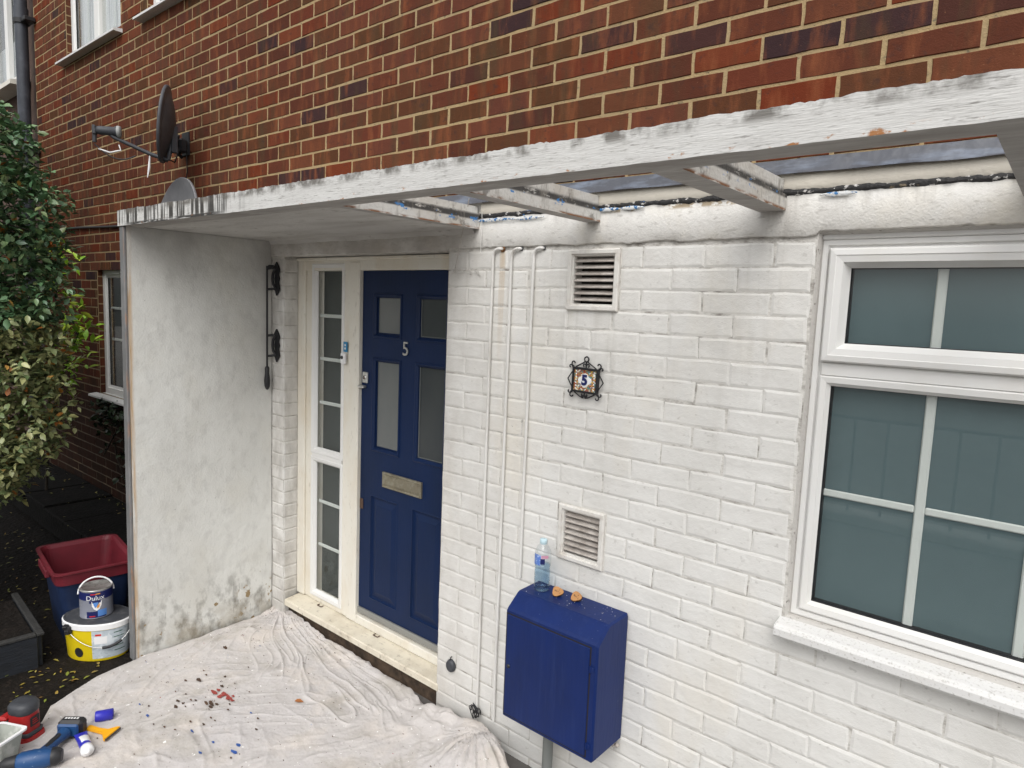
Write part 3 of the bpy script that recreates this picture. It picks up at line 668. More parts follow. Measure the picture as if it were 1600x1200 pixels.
# ---- air vents
def vent(x0,x1,z0,z1,label):
    g = G(); g.frame(x0,x1,z0,z1,[(-.004,.002),(-.004,-.008),(.0,-.012),(.012,-.012),(.015,-.004),(.019,-.004),(.021,.004),(.022,.05)])
    w = hp('air_vent', g, M['ventf'], label=label)
    n = 7; H = (z1-z0-.05)/n
    for i in range(n):
        z = z0+.030+H*(i+.35)
        g = G(); g.prism([(-.002,z-.004),(-.0005,z-.007),(.022,z+.006),(.020,z+.009)],'x',x0+.023,x1-.023)
        sub(w,'louvre',g,M['vent'])
    g = G(); g.box((x0+.02,.048,z0+.02),(x1-.02,.052,z1-.02)); sub(w,'vent_back',g,M['void'])
    return w
vent(-.308,-.094,-.262,-.046,'upper louvred air vent under the render band')
vent(-.296,-.096,-1.229,-1.019,'lower louvred air vent above the blue cabinet')

# ------------------------------------------------------------ porch canopy
pc = thing('porch_canopy', 'white concrete canopy with wing wall over the door and open rafters to its right', 'canopy', (-2.43,-.4,-2.17))
PO = Vector((2.43,.4,2.17))
def pp(name, g, m, **k): return part(name, g, m, pc, PO, **k)
def wobble_beam(x0,x1,y0,y1,z0,z1,n=500):
    g = G(); R = []
    for i in range(n+1):
        x = x0+(x1-x0)*i/n
        t = z1+nz(x,6,.004)+nz(x,30,.0035,2)+nz(x,110,.003,5)
        b = z0+nz(x,20,.0012,8)
        R.append([(x,y0+nz(x,8,.002,4),b),(x,y0+nz(x,9,.002,1),t),(x,y1,t+.002),(x,y1,z0)])
    g.rings(R); g.add(R[0],[(0,1,2,3)]); g.add(R[-1],[(3,2,1,0)]); return g
g = wobble_beam(-2.452,1.9,-.792,-.700,.052,.127)
# underside strip carries its own darker grey material
bm_ = g; me = None
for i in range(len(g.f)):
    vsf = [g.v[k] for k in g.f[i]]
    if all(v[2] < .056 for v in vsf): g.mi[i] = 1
pp('canopy_beam', g, [M['beam'], M['under']])
g = G(); n = 30                                              # solid slab over the door
X0, X1 = -2.452, -.775
g.box((X0,-.699,.056),(X1,-.002,.118))
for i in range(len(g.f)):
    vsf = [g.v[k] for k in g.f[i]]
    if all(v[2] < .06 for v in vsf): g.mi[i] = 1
pp('canopy_slab', g, [M['rafter'], M['soffit']])
g = G()
R = []
for i in range(41):                                          # drip roll of the soffit
    x = -2.40+1.6*i/40; R.append([(x,-.02,.057),(x,-.012,.040+nz(x,12,.004)),(x,-.004,.03)])
g.add([v for r in R for v in r],[(i*3+j,i*3+j+1,(i+1)*3+j+1,(i+1)*3+j) for i in range(40) for j in range(2)],True)
pp('soffit_fillet', g, M['soffit'])
def rafter(x0, x1, splay=.0):
    g = G()
    def bx(a,b,y0,y1,z0,z1,mi):
        s = len(g.f); g.box((a,y0,z0),(b,y1,z1))
        for i in range(s,len(g.f)):
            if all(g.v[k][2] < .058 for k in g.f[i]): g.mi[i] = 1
    bx(x0,x1,-.699,-.012,.0535,.100,0)
    bx(x0+.010,x1-.012,-.699,-.010,.1005,.146,0)
    return pp('rafter', g, [M['rafter'], M['under']])
rafter(-.818,-.774)
rafter(-.236,-.178); rafter(.398,.476); rafter(1.045,1.13)
# wing wall
g = G(); ny, nzz = 60, 120
vs = []; fs = []
for i in range(ny+1):
    for j in range(nzz+1):
        y = -.772+.770*i/ny; z = -2.30+2.354*j/nzz
        vs.append((-2.402+.004*noise.noise(Vector((0,y*3,z*2)))+.0015*noise.noise(Vector((5,y*14,z*12))), y, z))
for i in range(ny):
    for j in range(nzz): a = i*(nzz+1)+j; fs.append((a,a+nzz+1,a+nzz+2,a+1))
g.add(vs, fs, True)
g.box((-2.446,-.772,-2.30),(-2.409,-.002,.055))
pp('wing_wall', g, M['render'])
g = G(); g.bbox((-2.449,-.786,-2.25),(-2.400,-.7725,.051),.003)
pp('edge_trim', g, wm('grey_edge_trim',(.20,.20,.20),.5,[dict(col=(.36,.17,.07),scale=(40,40,6),lo=.52,hi=.66,amt=.7,mask=[('x',-2.415,-2.402)]),dict(col=(.13,.13,.13),scale=9,lo=.4,hi=.6,amt=.6)]), label='grey metal trim on the wing wall edge')

# ------------------------------------------------------------ pipes and small fittings on the wall
def thin_pipe(x, zt, zb, label, rusty=False):
    g = G()
    pts = [(x,-.011,zb)] + [(x+nz(z,3,.0025,x*9),-.011,z) for z in np.linspace(zb+.03,zt-.035,14)]
    for a in np.linspace(0,PI/2,7): pts.append((x+.030-.030*math.cos(a),-.011,zt-.030+.030*math.sin(a)))
    pts.append((x+.040,-.006,zt)); pts.append((x+.046,.02,zt+.001))
    g.tube(pts,.0062,10)
    t = thing('wall_pipe', label, 'pipe', (x,0,zb), 'thin painted pipes on the wall')
    o = part('pipe_run', g, M['pipe'], t, (-x,0,-zb))
    g = G(); rr_ = .013 if rusty else .0088; g.lathe([(.0064,0),(rr_,.001),(rr_-.001,.004),(.0064,.005)],12,Matrix.Translation((x+.044,-.0015,zt)) @ Matrix.Rotation(PI/2,4,'X')); part('wall_collar', g, M['rust'] if rusty else M['dgrey'], t, (-x,0,-zb))
    return t
thin_pipe(-.690,-.030,-2.03,'leftmost thin white pipe, rusty where it enters the wall',True)
thin_pipe(-.590,-.032,-2.05,'middle thin white pipe of the three down the wall')
thin_pipe(-.478,-.032,-1.372,'right-hand thin white pipe running down to the blue cabinet')

# gas meter cabinet
cb = thing('meter_cabinet', 'blue painted meter cabinet fixed low on the white wall', 'cabinet', (-.18,0,-1.85))
CO = Vector((.18,0,1.85))
g = G(); pf = [(-.002,-1.846),(-.002,-1.360),(-.010,-1.354),(-.132,-1.356),(-.142,-1.360),(-.196,-1.402),(-.204,-1.412),(-.204,-1.838),(-.196,-1.846)]
x0,x1 = -.386,.032; r = .007
def loop(x, ins): 
    cy = -.1; cz = -1.6
    return [(x, y+(ins if y < cy else -ins), z+(ins if z < cz else -ins)) for y,z in pf]
R = [loop(x0,r), loop(x0+r,0), loop(x1-r,0), loop(x1,r)]
n = len(pf); g.rings(R); g.add(R[0],[tuple(range(n))]); g.add(R[-1],[tuple(range(n))[::-1]])
part('cabinet_body', g, M['cab'], cb, CO)
g = G(); g.bbox((-.374,-.2085,-1.826),(.002,-.2045,-1.426),.002); cdoor = part('cabinet_door', g, M['cab'], cb, CO)
g = G(); g.frame(-.379,.007,-1.831,-1.421,[(0,-.2045),(.001,-.2052),(.0045,-.2052),(.005,-.2043)]); part('door_gap', g, M['void'], cb, CO)  # raised black strip standing for the shade in the gap
g = G(); g.lathe([(0,.004),(.006,.004),(.008,.0)],14,Matrix.Translation((-.358,-.2085,-1.63)) @ Matrix.Rotation(PI/2,4,'X')); part('cabinet_lock', g, M['black'], cb, CO)
for z in (-1.50,-1.785):
    g = G(); g.tube([(.008,-.2075,z-.012),(.008,-.2075,z+.012)],.0035,8); g.bbox((.008,-.2075,z-.009),(.022,-.2046,z+.009),.001); part('hinge', g, M['cab'], cb, CO)
g = G()
for i in range(46):                                         # rubble-like mortar dabs and cable ends under the cabinet
    x = random.uniform(-.37,.03); s = random.uniform(.004,.012)
    g.lathe([(0,-s),(s,0),(0,s*.8)],6,Matrix.Translation((x,-random.uniform(.005,.03),-1.853-random.uniform(0,.02))))
part('mortar_dabs', g, M['vent'], cb, CO, kind='stuff')
g = G(); g.tube([(-.26,-.06,-1.84),(-.26,-.06,-2.17)],.021,16); part('gas_pipe', g, wm('grey_gas_pipe',(.18,.19,.18),.5), cb, CO)

# water bottle
bt = thing('water_bottle', 'half-full clear plastic water bottle standing on the blue cabinet', 'bottle', (-.320,-.070,-1.3545))
prof = [(0,.001),(.024,.001),(.029,.004),(.0315,.012),(.031,.03),(.0295,.034),(.0315,.040),(.0315,.052),(.0298,.057),(.0315,.063),(.031,.078),(.0290,.092),(.0315,.104),(.032,.112),(.032,.150),(.030,.160),(.022,.176),(.0135,.187),(.0125,.192)]
g = G(); g.lathe(prof,28); part('bottle_shell', g, M['pet'], bt)
g = G(); g.lathe([(0,.003)]+[(r-.0012,z) for r,z in prof[2:13]]+[(0,.1125)],24)
wmat = glassmat('water',1.45,(.70,.82,.91),.05); part('water', g, wmat, bt)
g = G(); g.lathe([(.0135,.186),(.0145,.187),(.0145,.203),(.013,.205),(0,.205)],20); part('bottle_cap', g, wm('pale_blue_cap',(.50,.66,.72),.4), bt)
def arc_patch(g, r, a0, a1, z0, z1, n=12):
    vs = []; 
    for i in range(n+1):
        a = a0+(a1-a0)*i/n; vs += [(r*math.cos(a),r*math.sin(a),z0),(r*math.cos(a),r*math.sin(a),z1)]
    g.add(vs,[(2*i,2*i+2,2*i+3,2*i+1) for i in range(n)],True)
ca = math.atan2(CAM[1]+.07, CAM[0]+.32)
g = G(); arc_patch(g,.0323,ca-1.5,ca-.25,.108,.150); part('bottle_label', g, wm('blue_bottle_label',(.10,.20,.55),.4,[dict(col=(.55,.65,.8),scale=90,lo=.5,hi=.6,amt=.6)]), bt)
g = G(); arc_patch(g,.0325,ca-.3,ca+.25,.113,.135); part('bottle_label', g, M['navyp'], bt, label='dark blue square on the bottle label')
g = G(); arc_patch(g,.0324,ca-.2,ca+.7,.136,.148); part('bottle_label', g, wm('pink_label',(.55,.28,.38),.4), bt)

g = G()
for k in range(46):                                          # paint crumbs on top of the cabinet
    x = random.uniform(-.36,.01); y = -random.uniform(.02,.13); s_ = random.uniform(.0004,.0011)
    if abs(x+.32) < .04 and abs(y+.07) < .04: continue
    g.bbox((x-s_,y-s_,-1.3545),(x+s_,y+s_*.7,-1.3545+s_),.0002)
tag(part('paint_crumbs', g, M['white'], kind='stuff'), 'tiny pale paint crumbs on top of the blue cabinet', 'crumbs')
# two bits of split branch with writing
for (x,y,rz,lab) in ((-.243,-.070,.5,'rounded wood piece with pen marks beside the water bottle'),(-.165,-.056,.15,'rounded wood piece with pen marks, farther right of the bottle')):
    t = thing('wood_piece', lab, 'wood piece', (x,y,-1.3545), 'wood pieces on the cabinet', rz); t.scale = (1.2,1.2,1.2)
    g = G(); pts = []
    for k in range(16):
        a = 2*PI*k/16; r_ = .0175*(1+.12*math.cos(3*a)); pts.append((r_*math.cos(a), r_*math.sin(a)*.95))
    tm = Matrix.Translation((0,0,.012)) @ Matrix.Rotation(math.radians(38),4,'X')
    def lp(s,z): return [tm @ Vector((p[0]*s,p[1]*s,z)) for p in pts]
    g.rings([lp(.4,-.011),lp(.8,-.009),lp(1,-.002),lp(1.02,.003)],smooth=True); g.add(lp(.4,-.011),[tuple(range(16))]); part('bark_back', g, M['bark'], t)
    g = G(); g.rings([lp(1.02,.0031),lp(.97,.0045)]); g.add(lp(.97,.0045),[tuple(range(16))]); part('cut_face', g, M['wood'], t)
    g = G()
    for k in range(6):
        a = Vector((-.009+.0035*k, .004*math.sin(k*2.1), .0052)); b = a+Vector((.002*math.cos(k*1.7),.005*math.sin(k*3.1+1),0))
        g.tube([tm @ a, tm @ ((a+b)/2+Vector((.0015,0,0))), tm @ b],.0006,5)
    part('pen_mark', g, M['black'], t)

# house number plaque
pq = thing('number_plaque', 'mosaic tile house number 5 in a black scrolled iron frame on the white wall', 'house number', (-.206,0,-.525))
T0 = Matrix.Identity(4)
def V(u,w,d=-.012): return (u, d, w)
g = G(); g.bbox((-.051,-.014,-.041),(.051,-.004,.041),.001)
tile = wm('mosaic_tile',(.30,.14,.05),.35,[dict(col=(.62,.42,.10),scale=120,lo=.52,hi=.54,amt=1,detail=0),dict(col=(.10,.22,.22),scale=105,lo=.55,hi=.57,amt=1,detail=0),dict(col=(.75,.72,.65),scale=140,lo=.64,hi=.66,amt=1,detail=0),dict(col=(.30,.05,.03),scale=130,lo=.6,hi=.62,amt=1,detail=0)],coord='object')
part('tile', g, tile, pq)
g = G()
for sx in (-1,1):
    for k in range(7): 
        s_ = .0055; cz = -.033+k*.011; g.bbox((sx*.040-s_/2,-.0160,cz-s_/2),(sx*.040+s_/2,-.0135,cz+s_/2),.001)
part('mosaic_piece', g, M['white'], pq, kind='stuff')
g = G(); oc = []
for k in range(24):
    a = 2*PI*k/24; r_ = .0245+.0035*abs(math.cos(2*a))+.002*math.cos(4*a); oc.append((r_*math.cos(a)*1.0, r_*math.sin(a)*.9))
g.prism([(p[0],p[1]) for p in oc],'y',-.0165,-.013); part('number_ground', g, M['white'], pq)
me = text_mesh('5',.052,.0008,.0025); me.materials.clear(); me.materials.append(M['navyp'])
o = link('plaque_numeral', me, pq, (0,-.0178,0)); o.rotation_euler = (PI/2,0,0)
g = G()
g.frame(-.057,.057,-.047,.047,[(0,-.004),(0,-.018),(.001,-.019),(.007,-.019),(.008,-.017),(.008,-.010)])
def curl(cx,cz,r,a0,turn,n=14,shr=.55):
    return [V(cx+r*(1-shr*i/n)*math.cos(a0+turn*i/n), cz+r*(1-shr*i/n)*math.sin(a0+turn*i/n)) for i in range(n+1)]
R_ = .0027
for sx in (-1,1):
    g.tube([V(sx*.055,.035),V(sx*.079,.0),V(sx*.055,-.036)],R_,6)
    g.tube([V(sx*.045,.048),V(sx*.012,.066),V(sx*.006,.072)],R_,6)
    for sz in (1,-1):
        g.tube([V(sx*.057,sz*.046)]+curl(sx*.056,sz*.060,.0105,(PI*1.5 if sz > 0 else PI/2)-(0 if sx > 0 else 0),(sx*sz)*4.8),R_,6)
        g.tube([V(sx*.057,sz*.046)]+curl(sx*.069,sz*.047,.0075,PI if sx > 0 else 0,-(sx*sz)*4.4),R_,6)
        g.tube([V(0,sz*.047)]+curl(sx*.0085,sz*.055,.0075,PI if sx > 0 else 0,-(sx*sz)*4.5),R_*.9,6)
    g.tube([V(sx*.045,-.048),V(sx*.020,-.062),V(sx*.006,-.066)]+curl(sx*.008,-.060,.006,-PI/2,-sx*3.5),R_,6)
g.tube([V(.0095*math.cos(a),.079+.0095*math.sin(a)) for a in np.linspace(0,2*PI,17)],R_*1.1,6,False)
g.tube([V(0,.048),V(0,.070)],R_,6)
part('iron_scrollwork', g, M['iron'], pq)
pq.rotation_euler.y = math.radians(1.5)

# black cap hanging on a nail near the ground
cp = thing('round_cap', 'dark grey round cap hanging from a nail low beside the door', 'cap', (-.862,0,-1.905))
g = G(); g.lathe([(0,.018),(.020,.018),(.026,.014),(.029,.006),(.029,.0)],14,Matrix.Translation((0,-.002,0)) @ Matrix.Rotation(PI/2,4,'X'),.92,1.05); part('cap_disc', g, M['dgrey'], cp)
g = G(); g.tube([(0,.005,.040),(0,-.012,.041),(0,-.013,.028)],.0026,6); part('nail', g, M['black'], cp)
# coil of black wire at the foot of the pipe
g = G()
for k in range(9):
    a = random.uniform(0,6); g.tube([(-.685+.02*math.cos(t+a)*random.uniform(.7,1.1)+.012*math.sin(k), -.020-.004*k*.5, -2.045+.026*math.sin(t)+.006*math.cos(k*2)) for t in np.linspace(0,4.5,10)],.0022,5)
tag(part('wire_coil', g, M['black']), 'small tangle of black wire at the foot of the leftmost pipe', 'wire')

# black poker-like rod on two shaped brackets in the porch corner
rd = thing('bell_pull', 'black rod with wooden handle on two shaped brackets in the porch corner', 'bell pull', (-2.36,-.02,-.78))
RO = Vector((2.36,.02,.78))
for zc in (-.155,-.535):
    pl = [(-2.350,zc-.070),(-2.360,zc-.062),(-2.348,zc-.03),(-2.358,zc),(-2.348,zc+.03),(-2.360,zc+.068),(-2.338,zc+.094),(-2.318,zc+.07),(-2.308,zc+.05),(-2.318,zc+.02),(-2.308,zc),(-2.318,zc-.02),(-2.306,zc-.06),(-2.318,zc-.075),(-2.338,zc-.096)]
    g = G(); g.prism(pl,'y',-.012,-.003)
    g.tube([(-2.340,-.010,zc+.055),(-2.355,-.03,zc+.058),(-2.376,-.042,zc+.055)],.007,7)
    g.tube([(-2.340,-.010,zc-.055),(-2.355,-.03,zc-.060),(-2.376,-.042,zc-.062)],.007,7)
    arc = [(-2.340-.018*math.sin(a),-.01-.012*math.sin(a),zc+.05*math.cos(a)) for a in np.linspace(0,PI,9)]
    g.tube(arc,.008,7)
    part('bracket', g, M['iron'], rd, RO)
g = G(); g.tube([(-2.378,-.044,-.085),(-2.378,-.044,-.68)],.0055,8); g.tube([(-2.378,-.044,-.098),(-2.365,-.035,-.086),(-2.350,-.02,-.088)],.009,8); part('rod', g, M['iron'], rd, RO)
g = G(); g.lathe([(0,.012),(.009,.01),(.013,0),(.0125,-.03),(.017,-.07),(.015,-.105),(.008,-.122),(0,-.126)],14,Matrix.Translation((-2.378,-.044,-.668))); part('handle', g, M['black'], rd, RO)

# strings hanging from the first rafter, dusty web strands
g = G(); g.tube([(-.775+(-.135)*t+.002*math.sin(9*t), -.075+.060*t, .17-.295*t-.012*math.sin(PI*t)) for t in np.linspace(0,1,12)],.0016,5)
tag(part('hanging_string', g, M['vent']), 'slanting dirty string from the first rafter to the door frame corner', 'string')
g = G(); g.tube([(-.752+.001*math.sin(7*t), -.020, .12-.165*t) for t in np.linspace(0,1,8)],.0013,5)
tag(part('hanging_string', g, M['pipe']), 'thin white string hanging straight down beside the first rafter', 'string')
g = G()
for k in range(16):
    x = -.95+random.uniform(0,.17); z = -.112-random.uniform(0,.018)
    pts = [(x,-.004,z)]
    for j in range(6): x += random.uniform(-.004,.016); z += random.uniform(-.007,.006); pts.append((x,-.004-random.uniform(0,.008),z))
    g.tube(pts,random.uniform(.0006,.0014),4)
tag(part('cobweb', g, M['caulk'], kind='stuff'), 'dusty cobweb strands beside the top of the door', 'cobweb')

# ------------------------------------------------------------ satellite dishes
def dish(name, label, loc, nrm, R_, mat, lnb=True, sxx=1.0):
    t = thing(name, label, 'satellite dish', loc, 'satellite dishes on the brick wall')
    n_ = Vector(nrm).normalized(); q = n_.to_track_quat('Z','Y').to_matrix().to_4x4()
    prof = [(R_*k/9, -.060+.060*(k/9)**2) for k in range(10)]
    g = G(); g.lathe([(r,z) for r,z in prof]+[(R_+.004,.002),(R_+.006,.0),(R_+.006,-.014),(R_-.001,-.016)]+[(r,z-.004) for r,z in prof[::-1][1:]],36,q,sxx,1.0)
    part('reflector', g, mat, t); return t, q, n_
d1, q, n_ = dish('satellite_dish','dark grey satellite dish with receiver arm on the brick wall above the porch',(-3.235,-.235,.765),(-.53,-.84,.10),.225,M['dish'],True,.86)
def W3(p): return Vector(p)-Vector(d1.location)
base = W3((-3.45,-.004,.72))
g = G()
g.bbox((-.05,-.006,-.075),(.05,.004,.075),.003,Matrix.Translation(base))
g.tube([base, base+Vector((.02,-.06,-.01)), base+Vector((.05,-.12,.02)), base+Vector((.10,-.15,.06))],.019,10)
g.tube([base+Vector((0,-.02,-.05)), base+Vector((.07,-.13,-.02))],.010,8)
g.bbox((-.045,-.04,-.06),(.04,.04,.06),.010,Matrix.Translation(base+Vector((.10,-.165,.04))) @ Matrix.Rotation(.5,4,'Y'))
g.bbox((-.05,-.05,-.04),(.05,.0,.05),.012,Matrix.Translation(base+Vector((.02,-.02,-.03))))
g.tube([base+Vector((.0,-.03,-.09)), base+Vector((.05,-.10,-.06)), base+Vector((.02,-.06,.04))],.012,8)
part('wall_bracket', g, M['black'], d1)
g = G()
back = -n_*.055
bot = q @ Vector((0,-.205,-.02))
bot = Vector((bot.x*.0, bot.y*.0, 0)) + Vector((0,0,-.21)) + (-n_*.02)
g.tube([base+Vector((.10,-.165,.06)), back+Vector((0,0,-.06)), bot],.014,8)
g.bbox((-.018,-.018,-.13),(.018,.018,.03),.004,Matrix.Translation(back+Vector((0,0,-.03))))
part('back_strut', g, M['dgrey'], d1)
lpos = n_*.305+Vector((0,0,-.105))
g = G(); side = Vector((0,0,1))
g.tube([bot, bot+n_*.10+Vector((0,0,.018)), lpos+Vector((0,0,-.03))-n_*.03, lpos+Vector((0,0,-.006))],[.014,.012,.011,.010],8)
part('receiver_arm', g, M['dgrey'], d1)
g = G(); ql = Vector((n_.x,n_.y,-.02)).to_track_quat('Z','Y').to_matrix().to_4x4(); ml = Matrix.Translation(lpos) @ ql
g.lathe([(0,-.062),(.028,-.062),(.031,-.050),(.031,-.040),(.026,-.036),(.025,.045),(.020,.062),(.0,.062)],20,ml); g.bbox((-.022,-.026,.060),(.022,.026,.080),.004,ml)
g.tube([ml @ Vector((0,0,.070)), ml @ Vector((0,-.01,.072))+Vector((0,0,-.06))],.012,8)
part('receiver_head', g, M['dgrey'], d1)
g = G(); g.lathe([(0,-.070),(.031,-.069),(.035,-.060),(.034,-.050),(.030,-.049)],20,ml); part('receiver_cap', g, wm('pale_grey_plastic',(.32,.33,.32),.5), d1)
g = G()
c0 = ml @ Vector((0,-.01,.072))+Vector((0,0,-.06))
g.tube([c0+(bot-c0)*t+Vector((0,0,-.055*math.sin(PI*min(1,t*1.7))*(1 if t < .59 else 0)-.012)) for t in np.linspace(0,.55,10)],.0042,6)
g.tube([bot+Vector((0,0,.01)), bot+(base-bot)*.35+Vector((0,0,-.05)), bot+(base-bot)*.6+Vector((0,0,0)), base+Vector((.05,-.09,-.02))],.0045,6)
g.tube([base+Vector((.03,-.012,-.03)), base+Vector((.03,-.008,-.18)), base+Vector((.0,-.008,-.25)), base+Vector((-.03,-.008,-.32))],.0038,6)
part('cable', g, M['black'], d1, kind='stuff')
g = G(); g.tube([c0+n_*(-.02)+Vector((0,0,-.035)), c0-n_*.08+Vector((0,0,-.045)), c0-n_*.14+Vector((0,0,-.02)), c0-n_*.13+Vector((0,0,.01))],.005,6)
g.tube([bot+n_*.10+Vector((0,0,.01)), bot+n_*.105+Vector((0,0,-.06)), bot+n_*.115+Vector((0,0,-.125))],[.004,.008,.003],6)
part('tape_tail', g, M['white'], d1, label='white tape hanging from the dish arm')
d2, q2, n2 = dish('satellite_dish','pale grey satellite dish just showing behind the left end of the canopy beam',(-3.20,-.20,.110),(-.04,-.98,.12),.345,M['dish2'],False,.92)
g = G(); g.tube([-n2*.05,-n2*.05+Vector((0,.12,-.02)),Vector((0,.196,-.02))],.018,10); part('wall_bracket', g, M['black'], d2)

# black cable and little box on the wall left of the porch
g = G(); g.tube([(-6.3+3.83*t, -.012-.0*t, .27+.012*math.sin(9*t)-.02*math.sin(PI*t)) for t in np.linspace(0,1,40)],.009,6)
tag(part('wall_cable', g, M['black']), 'black cable running along the brick wall to the porch', 'cable')
g = G(); g.prism([(-2.60,.08),(-2.455,.10),(-2.455,-.04),(-2.49,-.045),(-2.55,.0)],'y',-.62,-.54)
tag(part('junction_box', g, M['black']), 'small black box fixed outside the top of the wing wall', 'box')

# drainpipe
dp = thing('drainpipe', 'blue-grey drainpipe down the corner of the brick house', 'drainpipe', (-6.60,-.075,-2.17))
g = G(); g.tube([(0,0,0),(0,0,5.4)],.052,18); part('pipe_run', g, M['drain'], dp)
for z in (3.25,4.42): 
    g = G(); g.tube([(0,0,z-.05),(0,0,z+.05)],.060,18); part('pipe_collar', g, M['drain'], dp)
for z in (3.18,4.35):
    g = G(); g.tube([(0,0,z-.02),(0,0,z+.02)],.066,18); g.bbox((-.01,-.02,z-.02),(.17,.07,z+.02),.006); part('pipe_bracket', g, M['black'], dp)

# neighbouring house seen past the drainpipe
nb = thing('neighbour_house', 'pale neighbouring house with tall white windows past the drainpipe', 'house', (-7.8,0,-2.17))
NO = Vector((7.8,0,2.17))
def np_(n,g,m,p=None,**k): return part(n,g,m,p or nb,NO if p is None else (0,0,0),**k)
g = G()
NW = (-9.4,-6.86,1.72,3.6)
for a,b,c,d in grid_holes(-10,-6.53,-2.3,3.9,[NW]): g.box((a,.03,c),(b,.24,d))
np_('wall', g, wm('brown_neighbour_wall',(.10,.06,.045),.8,[dict(col=(.05,.03,.022),scale=9,lo=.4,hi=.6,amt=.7)]))
g = G(); g.frame(*NW[:2],NW[2],NW[3],[(0,.10),(0,-.02),(.07,-.02),(.08,.0),(.09,.03)])
for xx in (-7.32,-7.95,-8.6): g.bbox((xx-.045,-.018,NW[2]+.06),(xx+.045,.03,NW[3]-.06),.004)
nw = np_('window', g, M['upvc'])
g = G(); g.box((NW[0]+.05,.032,NW[2]+.05),(NW[1]-.05,.036,NW[3]-.05)); np_('pane', g, M['glassu'], nw)
g = G(); g.box((NW[0]+.02,.10,NW[2]+.02),(NW[1]-.02,.11,2.25)); np_('blind', g, wm('white_blind',(.62,.64,.67),.8), nw)
g = G(); g.box((NW[0]+.02,.10,2.25),(NW[1]-.02,.11,NW[3]-.02)); np_('room_shade', g, M['dark'], nw)
g = G(); g.prism([(.02,NW[2]),(-.14,NW[2]-.03),(-.14,NW[2]-.07),(.02,NW[2]-.07)],'x',NW[0]-.1,NW[1]+.10); np_('sill', g, M['upvcd'], nw)

# ------------------------------------------------------------ dark corner: ledge, planter, crate, tubs
ld = thing('stone_ledge', 'low dark stone ledge along the foot of the brick wall', 'ledge', (-4.9,-.25,-2.17))
LO = Vector((4.9,.25,2.17)); x = -7.6
while x < -2.62:
    w = random.uniform(.34,.52); g = G()
    dz = random.uniform(-.008,.008)
    g.bbox((x,-.50+random.uniform(-.01,.01),-2.02+dz),(min(x+w-.008,-2.47),-.002,-1.965+dz),.008)
    part('slab', g, M['stone'], ld, LO); x += w
g = G(); g.box((-7.6,-.47,-2.3),(-2.47,-.004,-2.022)); part('ledge_core', g, M['stone'], ld, LO)

pl = thing('planter_box', 'dark charcoal slatted wooden planter beside the bush', 'planter', (-2.98,-1.42,-2.17), rotz=math.radians(-4))
def plk(x0,x1,y0,y1,z0,z1,name='plank',m='plank'):
    g = G(); g.bbox((x0,y0,z0),(x1,y1,z1),.004); part(name,g,M[m],pl)
for i in range(3):
    plk(.282,.306,-.30+.205*i,-.30+.205*i+.198,.0,.172)
    plk(-.30+.198*i,-.30+.198*i+.190,.306,.330,.0,.172)
plk(-.32,.312,.303,.336,.173,.190,'rim','plankt'); plk(.279,.312,-.32,.302,.173,.190,'rim','plankt')
g = G(); g.box((-.28,-.30,0),(.28,.30,.166)); part('soil', g, M['soil'], pl)

cr = thing('storage_crate', 'navy plastic crate with claret rim beside the wing wall', 'crate', (-3.0,-.80,-2.165), rotz=math.radians(-7))
def rrect(hx,hy,z,r=.05,n=5):
    out = []
    for cx,cy,a0 in ((hx-r,hy-r,0),(-hx+r,hy-r,PI/2),(-hx+r,-hy+r,PI),(hx-r,-hy+r,1.5*PI)):
        for k in range(n+1): a = a0+PI/2*k/n; out.append((cx+r*math.cos(a),cy+r*math.sin(a),z))
    return out
g = G(); R = [rrect(.212,.142,0),rrect(.246,.176,.36)]; g.rings(R,smooth=True); g.add(R[0],[tuple(range(24))]); part('crate_body', g, M['crate'], cr)
g = G(); R = [rrect(.249,.179,.345),rrect(.256,.186,.348),rrect(.262,.192,.405),rrect(.276,.206,.412),rrect(.276,.206,.420),rrect(.258,.188,.420),rrect(.248,.178,.40),rrect(.205,.135,.06)]
g.rings(R,smooth=False); g.add(R[-1],[tuple(range(24))]); part('crate_rim', g, M['claret'], cr)
g = G(); g.bbox((-.10,-.214,.362),(.12,-.192,.405),.004); part('crate_handle', g, M['claret'], cr)

tb = thing('paint_tub', 'large yellow and white oval paint tub with dark lid on the ground', 'paint tub', (-2.625,-.872,-2.163), rotz=math.radians(38))
n = 44; ex, ey = .168,.122
def ell(s,z): return [(ex*s*math.cos(2*PI*k/n),ey*s*math.sin(2*PI*k/n),z) for k in range(n)]
def patch(a0,a1,z0,z1,off=.0006,steps=14,gg=None):
    g = gg or G(); vs = []
    for i in range(steps+1):
        a = math.radians(a0+(a1-a0)*i/steps)
        for z in (z0,z1):
            s = .90+.10*z/.195+off/.15; vs.append((ex*s*math.cos(a),ey*s*math.sin(a),z))
    g.add(vs,[(2*i,2*i+2,2*i+3,2*i+1) for i in range(steps)],True); return g
g = G(); g.rings([ell(.88,0),ell(.90,.006),ell(1.0,.195)],smooth=True); g.add(ell(.88,0),[tuple(range(n))]); part('tub_body', g, M['yellow'], tb)
g = G(); g.rings([ell(1.0,.170),ell(1.03,.172),ell(1.035,.198),ell(1.0,.203),ell(.96,.203)]); part('tub_rim', g, M['white'], tb)
g = G(); g.rings([ell(1.0,.2035),ell(.96,.207),ell(.93,.203)]); g.add(ell(.93,.203),[tuple(range(n))]); part('tub_lid', g, M['lid'], tb)
ta = math.degrees(math.atan2(CAM[1]+.885,CAM[0]+2.66))-38
g = patch(ta-20,ta+95,.014,.168); part('tub_label', g, M['tubl'], tb)
g = G()
